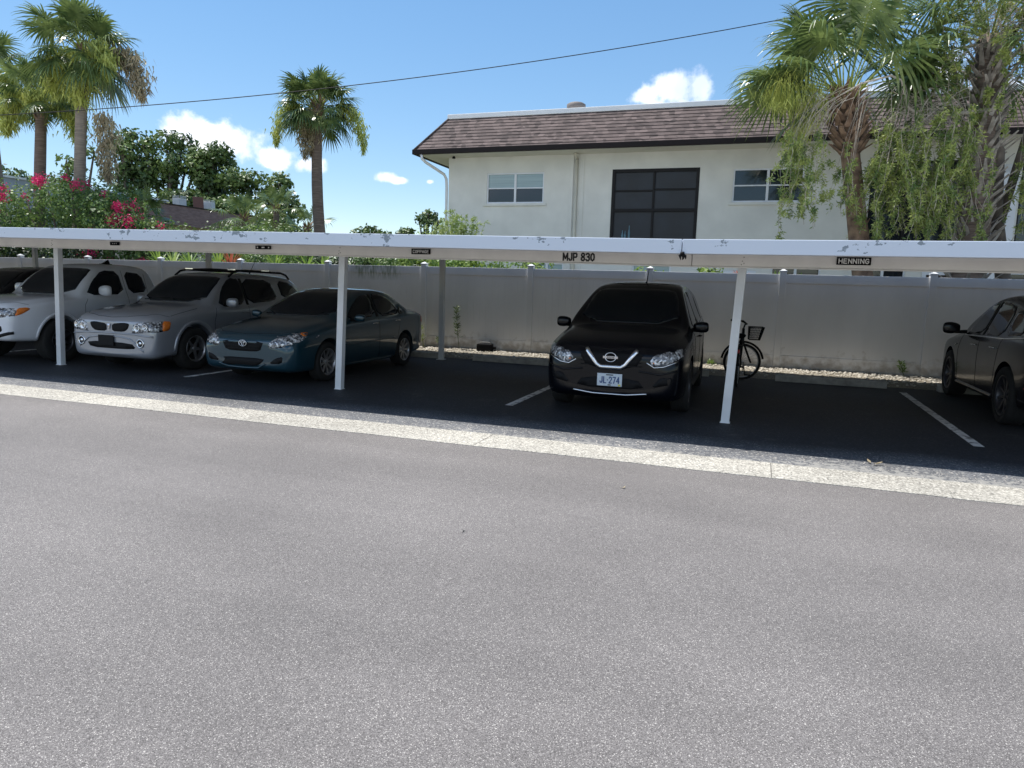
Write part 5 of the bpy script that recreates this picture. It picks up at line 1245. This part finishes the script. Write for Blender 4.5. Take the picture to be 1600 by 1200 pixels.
boots(mb, ph, lambda z: .20 + .13*math.sin(min(1, max(0, (z-4.5)/1.3))*math.pi), 4.55, 5.75, .011, r, .30, (28, 58), .10, .035)
boots(mb, ph, lambda z: .16, 1.6, 4.6, .035, r, .2, (8, 25), .08)
mb.build('leaf_bases', m_boot, rp_)
# booted trunk palm
r = random.Random(21); bt = empty('booted_palm', (4.08, 17.3, 0), 0, 'thick palm trunk covered in grey criss-cross leaf bases, at the right', 'palm tree', None)
mb = MB(); mb.tube([(0, 0, -.05), (-.02, .05, 2.5), (.02, .2, 4.5), (-.05, .35, 6.9)], [.36, .31, .27, .24], 14); mb.build('trunk', m_trunkd, bt)
mb = MB(); boots(mb, lambda z: Vector((0, .05*z, z)), lambda z: .31-.012*z, 1.3, 6.6, .0165, r, .52, (16, 56), .085, .03); mb.build('leaf_bases', m_bootg, bt)
mb, st = MB(), MB()
for i in range(26):
    t = (i+.5)/26; az = i*2.399963; frond(mb, st, Vector((-.05, .35, 6.8)), az, R(75-85*t), 1.3, 1.2, r, 28, .6, .05)
mb.build('fronds', m_palm, bt, fix=False); st.build('leaf_stalks', m_palmy, bt, fix=False)
# small palms
def small_palm(label, x, y, z, k, seed, tm=None, nf=16, gap=None):
    palm(label, (x, y, 0), (x+.1, y, z), .16, k, nf, seed, .8, .8, tm or m_trunkd, (), .3, elmin=-30, wid=.055, nb=20, group='young palms beyond the fence', name='young_palm')
small_palm('young palm just left of the tall pale trunk, above the bougainvillea', -22.7, 18.9, 3.95, .85, 31)
small_palm('yellow green young palm rising from the right end of the bougainvillea', -19.6, 18.6, 3.55, .72, 32)
small_palm('young bushy palm hanging before the brown shingled roof', -23.1, 27.8, 4.3, .95, 33, nf=20)
small_palm('young grey green palm in front of the oaks', -24.9, 32.5, 5.2, 1.0, 34, nf=18)
small_palm('young upright palm with stout boots left of the solitary palm', -19.7, 27.9, 3.9, .85, 35, m_boot, 9)
small_palm('low young palm behind the right part of the bougainvillea', -21.2, 18.7, 3.4, .75, 36)
for nm_, rz_ in (): pass
# oaks
def broad_tree(name, label, x, y, h, blobs, n, l, w, mat, seed, trunk=.25, gate=.0, freq=.9, cat='tree', group='trees beyond the buildings', limbs=True):
    r = random.Random(seed); e = empty(name, (x, y, 0), 0, label, cat, group)
    mb = MB(); mb.tube([(0, 0, -.1), (.1, 0, h*.25), (0, .1, h*.5)], [trunk*1.2, trunk, trunk*.7], 10)
    if limbs:
        for c, rad, *_ in blobs:
            mid = Vector((c[0]*.45, c[1]*.45, h*.4+(c[2]-h*.4)*.4)); mb.tube([(0, 0, h*.3), mid, Vector(c), Vector(c)+Vector((rad*.4*r.uniform(-1, 1), rad*.3, rad*.6))], [trunk*.6, trunk*.4, trunk*.2, trunk*.06], 6)
    mb.build('trunk', m_bark, e)
    mb = MB(); cloud(mb, blobs, n, l, w, r, gate, freq); mb.build('crown', mat, e, fix=False)
    return e
r = random.Random(5)
def oak(label, x, y, h, wd, seed, mat=None, n=9000, gate=.02, l=.34):
    r = random.Random(seed); bl = []
    for i in range(26):
        a = r.uniform(0, 6.28); q = r.uniform(.0, 1.15)*wd; zz = r.uniform(.34, .93); z = h*zz; q *= 1.15-.75*max(0, zz-.55)/.4
        bl.append(((q*math.cos(a), q*math.sin(a)*.7, z), wd*r.uniform(.16, .34), (1.2, 1, .75)))
    bl.append(((0, 0, h*.3), wd*.8, (1.3, 1, .8)))
    broad_tree('oak_tree', label, x, y, h, bl, n, l, l*.62, mat or m_oak, seed, .3, gate, 5.0/wd)
oak('sparse oak left of the pale palm trunk, showing sky between branches', -50.8, 42.5, 12.4, 2.6, 41, n=3200, gate=.12)
oak('oak just right of the pale palm trunk, topped by ragged twigs', -47.6, 44.0, 13.0, 3.3, 42, n=6500, gate=.03)
oak('tallest dark oak in the middle of the oak row', -44.3, 45.0, 13.0, 4.0, 43, n=11000, gate=-.02)
oak('broad oak beneath the left end of the big cloud', -41.4, 45.9, 12.0, 3.8, 44, n=11000, gate=-.02)
oak('rounded oak beneath the middle of the big cloud', -38.8, 46.6, 10.6, 3.8, 45, m_oak2, 7000)
oak('lower oak at the right end of the oak row', -35.9, 47.4, 10.0, 3.4, 46, m_oak2, 6500)
oak('small oak at the far left beside the leaning trunk', -56.5, 40.4, 10.2, 3.4, 48, n=5000, gate=.05)
oak('dark low oak filling the gap beneath the oak row', -40.0, 42.0, 6.4, 4.6, 49, n=7000)
oak('dark low oak over the brown roof', -45.6, 40.8, 7.2, 4.4, 50, n=7000)
for i, (x, y, h, w_, lb) in enumerate(((-43.2, 72.0, 8.0, 2.6, 'distant round tree just right of the solitary palm'), (-41.2, 73.5, 8.5, 2.0, 'distant taller tree second from the solitary palm'), (-38.6, 73.0, 7.9, 2.0, 'distant small tree, third from the solitary palm'), (-36.2, 74.0, 9.9, 2.9, 'distant dark tree left of the pale wispy shrub'), (-33.4, 74.0, 8.4, 2.8, 'distant low tree behind the pale wispy shrub'))):
    oak(lb, x, y, h, w_, 60+i, m_oak if i % 2 else m_oak2, 2600, .03, .42)
# bougainvillea
r = random.Random(8); bg_ = empty('bougainvillea', (-21.5, 17.1, 0), 0, 'big green bougainvillea mound covered in magenta flowers behind the fence', 'flowering shrub')
prof = [(-6.5, 3.6), (-5.2, 3.85), (-4.0, 3.7), (-3.0, 3.65), (-2.0, 4.05), (-1.0, 4.4), (0, 4.55), (1.0, 4.5), (1.9, 4.3), (2.8, 4.0), (3.5, 3.65), (4.1, 3.3)]
bl = []
for x, h in prof:
    for q in range(2): bl.append(((x+r.uniform(-.3, .3), r.uniform(-.6, .7), h-.75+r.uniform(-.1, .1)), .72, (1.1, 1, 1)))
    bl.append(((x, 0, 1.9), 1.1, (1, .8, 1.1)))
mb = MB()
for x, h in prof[1:-1]: mb.tube([(x*.6, 0, 0), (x*.8, .1, h*.5), (x, -.2, h-.4)], [.06, .04, .015], 6)
mb.build('stems', m_bark, bg_)
mb = MB(); cloud(mb, bl, 32000, .095, .07, r, -.10, 2.2, .62)
for k in range(46):      # shoots sticking out of the top
    x, h = r.choice(prof); x += r.uniform(-.5, .5); p = Vector((x, r.uniform(-.8, .3), h-.25)); d = Vector((r.gauss(0, .4), r.gauss(0, .3), 1)).normalized(); L_ = r.uniform(.25, .6)
    mb.tube([p, p+d*L_], [.006, .003], 4, cap=False)
    for j in range(16): leaf(mb, p+d*L_*(j/16), (rdir(r)+d*.4).normalized(), rdir(r), .09, .06)
mb.build('foliage', m_boug, bg_, fix=False)
mb = MB()
for k in range(72):
    x, h = r.choice(prof); x += r.uniform(-.55, .55); t = r.random()
    z = h - (.02+.75*t*t if r.random() < .62 else r.uniform(.2, 1.9)); y = -.62-.25*math.sin(min(1, (h-z)/1.2)*1.5)+r.uniform(-.1, .1)
    if t < .25: y = r.uniform(-.5, .2)
    s = r.uniform(.05, .13)
    for j in range(int(95*s/.1)):
        p = Vector((x, y, z)) + Vector((r.gauss(0, s), r.gauss(0, s*.6), r.gauss(0, s*.75))); leaf(mb, p, rdir(r), rdir(r), .055, .05)
mb.build('flowers', m_pink, bg_, fix=False)
# hedge shading the fence at the far left
r = random.Random(9); e = empty('hedge', (-24.5, 16.2, 0), 0, 'dark leafy hedge over the fence at the left edge', 'hedge')
mb = MB()
for q in range(8): mb.tube([(-5+q*1.3, 0, 0), (-5+q*1.3, .1, 1.6)], [.04, .02], 6)
mb.build('stems', m_bark, e)
mb = MB(); cloud(mb, [((-5.5+q*1.05, 0, 1.9), .75, (1, .7, 1.1)) for q in range(11)], 7000, .10, .07, r, -.1, 2, .5); mb.build('foliage', m_dark, e, fix=False)
# planting just behind the fence, seen in the slot under the beam
def rosette(name, label, x, y, z, mat, n, l, w, seed, cat, group=None, el=(15, 75)):
    r = random.Random(seed); e = empty(name, (x, y, 0), 0, label, cat, group); mb = MB(); mb.tube([(0, 0, 0), (0, 0, z)], [.05, .04], 6); mb.build('stem', m_bark, e); mb = MB()
    for i in range(n):
        az = i*2.4; e_ = R(r.uniform(*el)); d = Vector((math.cos(az)*math.cos(e_), math.sin(az)*math.cos(e_), math.sin(e_))); s = Vector((-math.sin(az), math.cos(az), 0)); b = len(mb.v)
        for t, ww in ((0, .6), (.4, 1), (.75, .7), (1, .05)):
            p = Vector((0, 0, z)) + d*l*t - Vector((0, 0, .35*l*t*t*math.cos(e_))); mb.v += [tuple(p-s*w*ww*.5), tuple(p+s*w*ww*.5)]
        for j in range(3): mb.face((b+2*j, b+2*j+1, b+2*j+3, b+2*j+2))
    mb.build('leaves', mat, e, fix=False); return e
def bush(name, label, x0, x1, y, z0, z1, mat, n, l, w, seed, cat='shrub', group=None, gate=-.05):
    r = random.Random(seed); xc = (x0+x1)/2; e = empty(name, (xc, y, 0), 0, label, cat, group); mb = MB(); k = max(2, int((x1-x0)/.5)); bl = []
    for i in range(k+1):
        x = x0-xc+(x1-x0)*i/k; mb.tube([(x, 0, 0), (x*1.02, 0, z0)], [.025, .012], 5); bl.append(((x, 0, (z0+z1)/2+r.uniform(-.08, .08)), (z1-z0)/2, (1.1, .9, 1)))
    mb.build('stems', m_bark, e); mb = MB(); cloud(mb, bl, n, l, w, r, gate, 3, .35); mb.build('foliage', mat, e, fix=False); return e
G2 = 'plants along the back of the fence'
YF = 16.2
for x, lb, mt, sd_ in ((-16.4, 'yellow green spiky plant above the pickup cab', m_bright, 1), (-15.9, 'brightest yellow spiky plant, second from the hedge', m_pale, 2), (-15.3, 'green spiky plant over the fence behind the pickup', m_bright, 3), (-13.9, 'orange tinged spiky plant above the silver SUV', m_redl, 4), (-14.3, 'green spiky plant left of the orange tinged one', m_bright, 5), (-12.4, 'spiky green plant above the rear roof of the silver SUV', m_bright, 6),
                       (-11.4, 'upright grassy plant left of the middle post', m_bright, 7), (-10.9, 'second grassy plant left of the middle post', m_bright, 8)):
    rosette('spiky_plant', lb, x, YF, 1.85, mt, 26, .62, .055, sd_, 'plant', G2)
bush('shrub', 'leafy green shrub behind the fence over the silver SUV', -13.4, -11.6, YF+.5, 1.4, 2.5, m_boug, 2600, .10, .06, 71, group=G2)
bush('shrub', 'dark green shrub behind the fence left of the middle post', -11.5, -9.9, YF+.6, 1.4, 2.45, m_dark, 2400, .09, .05, 72, group=G2)
bush('shrub', 'narrow leaved shrub behind the fence right of the middle post', -9.7, -8.4, YF+.2, 1.5, 2.45, m_boug, 2300, .14, .03, 73, group=G2)
bush('shrub', 'fresh green shrub behind the fence under the plate COPPAGE', -8.3, -7.0, YF+.2, 1.5, 2.45, m_bright, 2300, .09, .05, 74, group=G2)
bush('shrub', 'bright green shrub behind the fence right of the rear post', -6.9, -5.2, YF+.2, 1.4, 2.4, m_bright, 2600, .10, .05, 75, group=G2)
bush('shrub', 'small yellow green sprig over the fence left of the capitals MJP', -5.15, -4.95, YF-.3, 1.75, 2.15, m_pale, 200, .09, .05, 76, group=G2)
bush('shrub', 'small green sprig beside the fence post behind the black SUV', -2.42, -2.22, YF-.7, 1.7, 2.12, m_bright, 170, .10, .05, 77, group=G2)
bush('shrub', 'small green tuft on the fence right of the dark door', -1.15, -.95, YF-.4, 1.75, 2.12, m_bright, 190, .10, .06, 78, group=G2)
rosette('bromeliad', 'red bromeliad peeking over the fence left of the front post', -.45, YF-.4, 1.85, m_redl, 18, .32, .05, 9, 'plant', G2)
rosette('bromeliad', 'green rosette peeking over the fence right of the front post', .30, YF-.3, 1.80, m_bright, 20, .32, .07, 10, 'plant', G2)
rosette('bromeliad', 'second green rosette right of the front post', .75, YF-.3, 1.78, m_boug, 20, .32, .07, 12, 'plant', G2)
# pale wispy shrub in front of the building corner
r = random.Random(31); e = empty('wispy_shrub', (-7.8, 17.8, 0), 0, 'pale yellow green wispy shrub at the building corner', 'shrub'); st, lf = MB(), MB()
for k in range(80):
    x = r.gauss(0, .55); h = 3.55 - .45*abs(x) - r.uniform(0, .55) - (.25 if x > .6 else 0); y = r.uniform(-.4, .4); c = r.uniform(-.5, .5)
    pts = [Vector((x*.3, y*.3, .0)), Vector((x*.7, y*.7, h*.5)), Vector((x, y, h*.85)), Vector((x+c*.35, y, h)), Vector((x+c*.7, y, h-.12*abs(c)*2))]
    st.tube(pts, [.012, .009, .006, .004, .002], 4, cap=False)
    for j in range(46):
        t = r.uniform(.5, 1)*4; i = min(3, int(t)); p = pts[i].lerp(pts[i+1], t-i); leaf(lf, p, (rdir(r)+Vector((0, 0, .2))).normalized(), rdir(r), r.uniform(.05, .09), .022)
st.build('stems', m_pale, e, fix=False); lf.build('foliage', m_pale, e, fix=False)
bush('shrub', 'low yellow green shrub at the foot of the wispy shrub', -9.4, -8.3, 18.2, 1.2, 3.1, m_bright, 2600, .08, .04, 79, group=G2, gate=.02)
bush('shrub', 'low green shrub beside the base of the solitary palm', -19.6, -17.6, 24.6, 1.5, 3.6, m_oak2, 4200, .13, .08, 80, group='bushes round the palms')
bush('shrub', 'rounded green shrub below the young booted palm', -21.8, -19.8, 25.6, 1.6, 3.9, m_boug, 4200, .13, .08, 81, group='bushes round the palms')
bush('shrub', 'green shrub below the young palms and the brown roof', -25.6, -22.8, 28.6, 1.5, 4.2, m_oak2, 4500, .15, .09, 82, group='bushes round the palms')
bush('shrub', 'dark shrub in front of the pale grey building', -32, -26.5, 21.5, 1.5, 4.2, m_oak, 5000, .15, .09, 83, group='bushes round the palms')
# weeping bottlebrush
r = random.Random(55); bb = empty('weeping_tree', (4.75, 17.9, 0), 0, 'weeping tree with drooping leafy strands and bare pale twigs at the right', 'tree')
O = Vector((4.75, 17.9, 0))
def rel(*p): return Vector(p)-O
mb = MB()
mb.tube([(0, 0, -.05), (.1, 0, 2), (-.25, -.25, 3.4), rel(4.35, 17.35, 4.6), rel(3.95, 17.4, 5.2), rel(3.62, 17.55, 5.62)], [.17, .15, .12, .10, .085, .05], 10)
mb.tube([rel(3.95, 17.4, 5.2), rel(4.0, 17.6, 5.9), rel(4.35, 17.7, 6.7), rel(4.7, 17.8, 7.5)], [.07, .06, .045, .03], 8)
mb.tube([rel(3.62, 17.55, 5.62), rel(3.5, 17.5, 6.0), rel(3.3, 17.4, 6.6)], [.05, .04, .02], 8)
mb.tube([(-.1, 0, 3.2), rel(4.9, 17.7, 5.0), rel(5.3, 17.9, 6.2), rel(5.5, 18, 7.3)], [.10, .08, .06, .03], 8)
mb.build('trunk', m_bark, bb)
ar = [(4.15, 17.3, 5.40), (3.45, 17.05, 5.30), (2.95, 16.9, 5.12), (2.52, 16.8, 5.42), (2.36, 16.75, 5.93), (2.15, 16.7, 6.02), (1.6, 16.55, 5.86), (1.0, 16.4, 5.5), (.62, 16.3, 5.08)]
mb = MB(); mb.tube([rel(*p) for p in ar], [.045, .04, .035, .03, .026, .022, .018, .012, .006], 7)
hangs = []        # (start, drop)
def sub(a, b, rad=.008, n=5):
    pts = []
    a, b = Vector(a), Vector(b)
    for i in range(n+1):
        t = i/n; pts.append(a.lerp(b, t) + Vector((0, 0, .14*math.sin(t*math.pi)*(a-b).length)))
    mb.tube([p-O for p in pts], [rad*(1-.7*i/n) for i in range(n+1)], 5, cap=False); return pts[-1]
for k in range(26):      # bundle A, image left
    s = Vector((r.uniform(.7, 1.7), 16.45+r.uniform(-.1, .15), r.uniform(5.45, 5.85))); e_ = Vector((r.uniform(.18, 1.0), 16.2+r.uniform(-.3, .3), r.uniform(4.35, 4.9)))
    sub(s, e_, .007); hangs.append((e_, r.uniform(.9, 1.9)*(1 if e_.x > .3 else .55), 'A'))
for k in range(8):
    s = Vector((r.uniform(1.5, 1.9), 16.6, 5.85)); e_ = Vector((r.uniform(1.25, 1.65), 16.3+r.uniform(-.2, .2), r.uniform(4.1, 4.7))); sub(s, e_, .006); hangs.append((e_, r.uniform(.7, 1.6), 'B'))
for k in range(88):      # main curtain C
    s = Vector((r.uniform(2.2, 3.6), 16.9+r.uniform(-.2, .2), r.uniform(5.1, 5.9))); e_ = Vector((r.uniform(1.95, 3.75), 16.75+r.uniform(-.55, .45), r.uniform(4.3, 5.45))); sub(s, e_, .007); hangs.append((e_, max(.6, e_.z-2.6)*r.uniform(.65, 1.05), 'C'))
for k in range(24):      # right edge
    s = Vector((4.9, 17.5, 6.2)); e_ = Vector((r.uniform(4.75, 5.9), 17.2+r.uniform(-.6, .4), r.uniform(3.9, 5.0))); sub(s, e_, .007); hangs.append((e_, r.uniform(.9, 1.9), 'E'))
for k in range(165):     # top right mass
    s = Vector((r.uniform(3.4, 5.4), 17.6, r.uniform(6.2, 7.6))); e_ = Vector((r.uniform(2.9, 6.0), 17.3+r.uniform(-.8, .6), r.uniform(5.8, 8.2))); sub(s, e_, .007, 4); hangs.append((e_, r.uniform(.5, 1.5)*(.6 if e_.x < 3.7 else 1), 'D'))
for k in range(14):
    a = r.choice(ar[3:8]); sub(a, (a[0]+r.uniform(-.5, .3), a[1]+r.uniform(-.3, .3), a[2]-r.uniform(.3, .9)), .005)
mb.build('bare_twigs', m_twig, bb, fix=False)
lf, st = MB(), MB()
for (p0, drop, kd) in hangs:
    n = max(4, int(drop/.14)); pts = [Vector(p0)]; d = Vector((r.gauss(0, .25), r.gauss(0, .25), -.8))
    for i in range(n):
        d = (d + Vector((r.gauss(0, .24), r.gauss(0, .24), -.28))).normalized(); pts.append(pts[-1] + d*drop/n)
    st.tube([p-O for p in pts], [.0045]*len(pts), 4, cap=False)
    dens = 135 if kd in 'CDE' else 125; tuft = [r.random() for _ in range(max(3, int(drop*6)))]
    for j in range(int(drop*dens)):
        t = min(.999, max(0, r.choice(tuft) + r.gauss(0, .035)))*(len(pts)-1); i = min(len(pts)-2, int(t)); p = pts[i].lerp(pts[i+1], t-i) - O
        dd = (rdir(r) + Vector((0, 0, -.35))).normalized(); leaf(lf, p + rdir(r)*.04, dd, rdir(r), r.uniform(.06, .11), .031 if kd == 'D' else .024)
st.build('hanging_twigs', m_twig, bb, fix=False); lf.build('foliage', m_bottle, bb, fix=False)
# weeds before the fence
def weed(label, x, y, z, h, n, mat, seed, w=.018, l=.09):
    r = random.Random(seed); e = empty('weed', (x, y, z), 0, label, 'weed', 'weeds along the foot of the fence'); st, lf = MB(), MB()
    pts = [Vector((.05, 0, 0)), Vector((.0, 0, h*.35)), Vector((-.03, .0, h*.7)), Vector((-.04, .0, h))]; st.tube(pts, [.007, .006, .004, .002], 5)
    for j in range(n):
        t = r.uniform(.25, 1)*3; i = min(2, int(t)); p = pts[i].lerp(pts[i+1], t-i); q = (Vector((r.uniform(-1, 1), r.uniform(-1, 1), .55))).normalized(); k = r.uniform(.03, .13)*(1.25-t/3)
        st.tube([p, p+q*k], [.002, .001], 4, cap=False); leaf(lf, p+q*k*.4, (q+rdir(r)*.5).normalized(), rdir(r), l, w)
    st.build('stem', mat, e); lf.build('leaves', mat, e, fix=False)
weed('tall dark thin weed standing against the fence in the empty bay', -6.5, 14.95, .1, .98, 130, m_oak, 3)
weed('small yellow green weed between the blue sedan and the rear post', -7.42, 15.0, .1, .48, 60, m_pale, 4)
weed('low pale weed by the tail of the blue sedan', -7.0, 15.05, .1, .25, 40, m_bright, 5)
weed('small green weed at the fence foot left of the dark crossover', 2.62, 15.0, .1, .28, 60, m_boug, 6)
weed('tiny bright weed beside the front wheel of the bicycle', -.85, 14.9, .09, .10, 30, m_bright, 7)
# leaf litter and sticks
r = random.Random(4); mb = MB()
for k in range(520):
    x = r.choice([r.uniform(-12, 4.6), r.uniform(1.2, 3.2), r.uniform(-8, -6.3)]); y = 14.2+abs(r.gauss(0, .35)) if r.random() < .75 else r.uniform(13.6, 14.6); y = min(y, 15.1)
    z = .02+max(0, .11*(y-14.0)/1.2)+.015; leaf(mb, Vector((x, y, z)), Vector((r.uniform(-1, 1), r.uniform(-1, 1), r.uniform(-.1, .25))).normalized(), Vector((0, 0, 1)), r.uniform(.03, .09), r.uniform(.01, .03))
o = mb.build('leaf_litter', m_palmd, fix=False); tag(o, 'dry leaves scattered over the gravel by the fence', 'leaf litter', kind='stuff')
for (x, y, s, c, lb) in ((1.12, 7.42, .055, m_flowt, 'small curled tan leaf on the worn edge of the lot'), (-1.73, 4.42-.3, .013, m_black, 'tiny black fleck on the grey road'), (-.95, 5.6, .022, m_flowt, 'small pale leaf on the road, centre right')):
    mb = MB(); rr = random.Random(int(s*1000))
    for k in range(4):
        a = rr.uniform(0, 6.28); leaf(mb, Vector((rr.uniform(-.5, .5)*s, rr.uniform(-.5, .5)*s, s*.12)), Vector((math.cos(a), math.sin(a), .3)).normalized(), Vector((0, 0, 1)), s*1.6, s*.6)
    o = mb.build('fallen_leaf', c, loc=(x, y, .009 if y > 7 else .002)); tag(o, lb, 'leaf')
oak('dark low oak left of the pale palm trunk', -49.5, 40.0, 8.0, 4.2, 91, n=6500)
oak('low oak between the middle of the oak row and the brown roof', -42.5, 43.5, 8.0, 3.8, 92, m_oak2, 6500)
oak('low oak above the rooftop air conditioners', -38.0, 44.0, 7.3, 3.6, 93, n=6500)
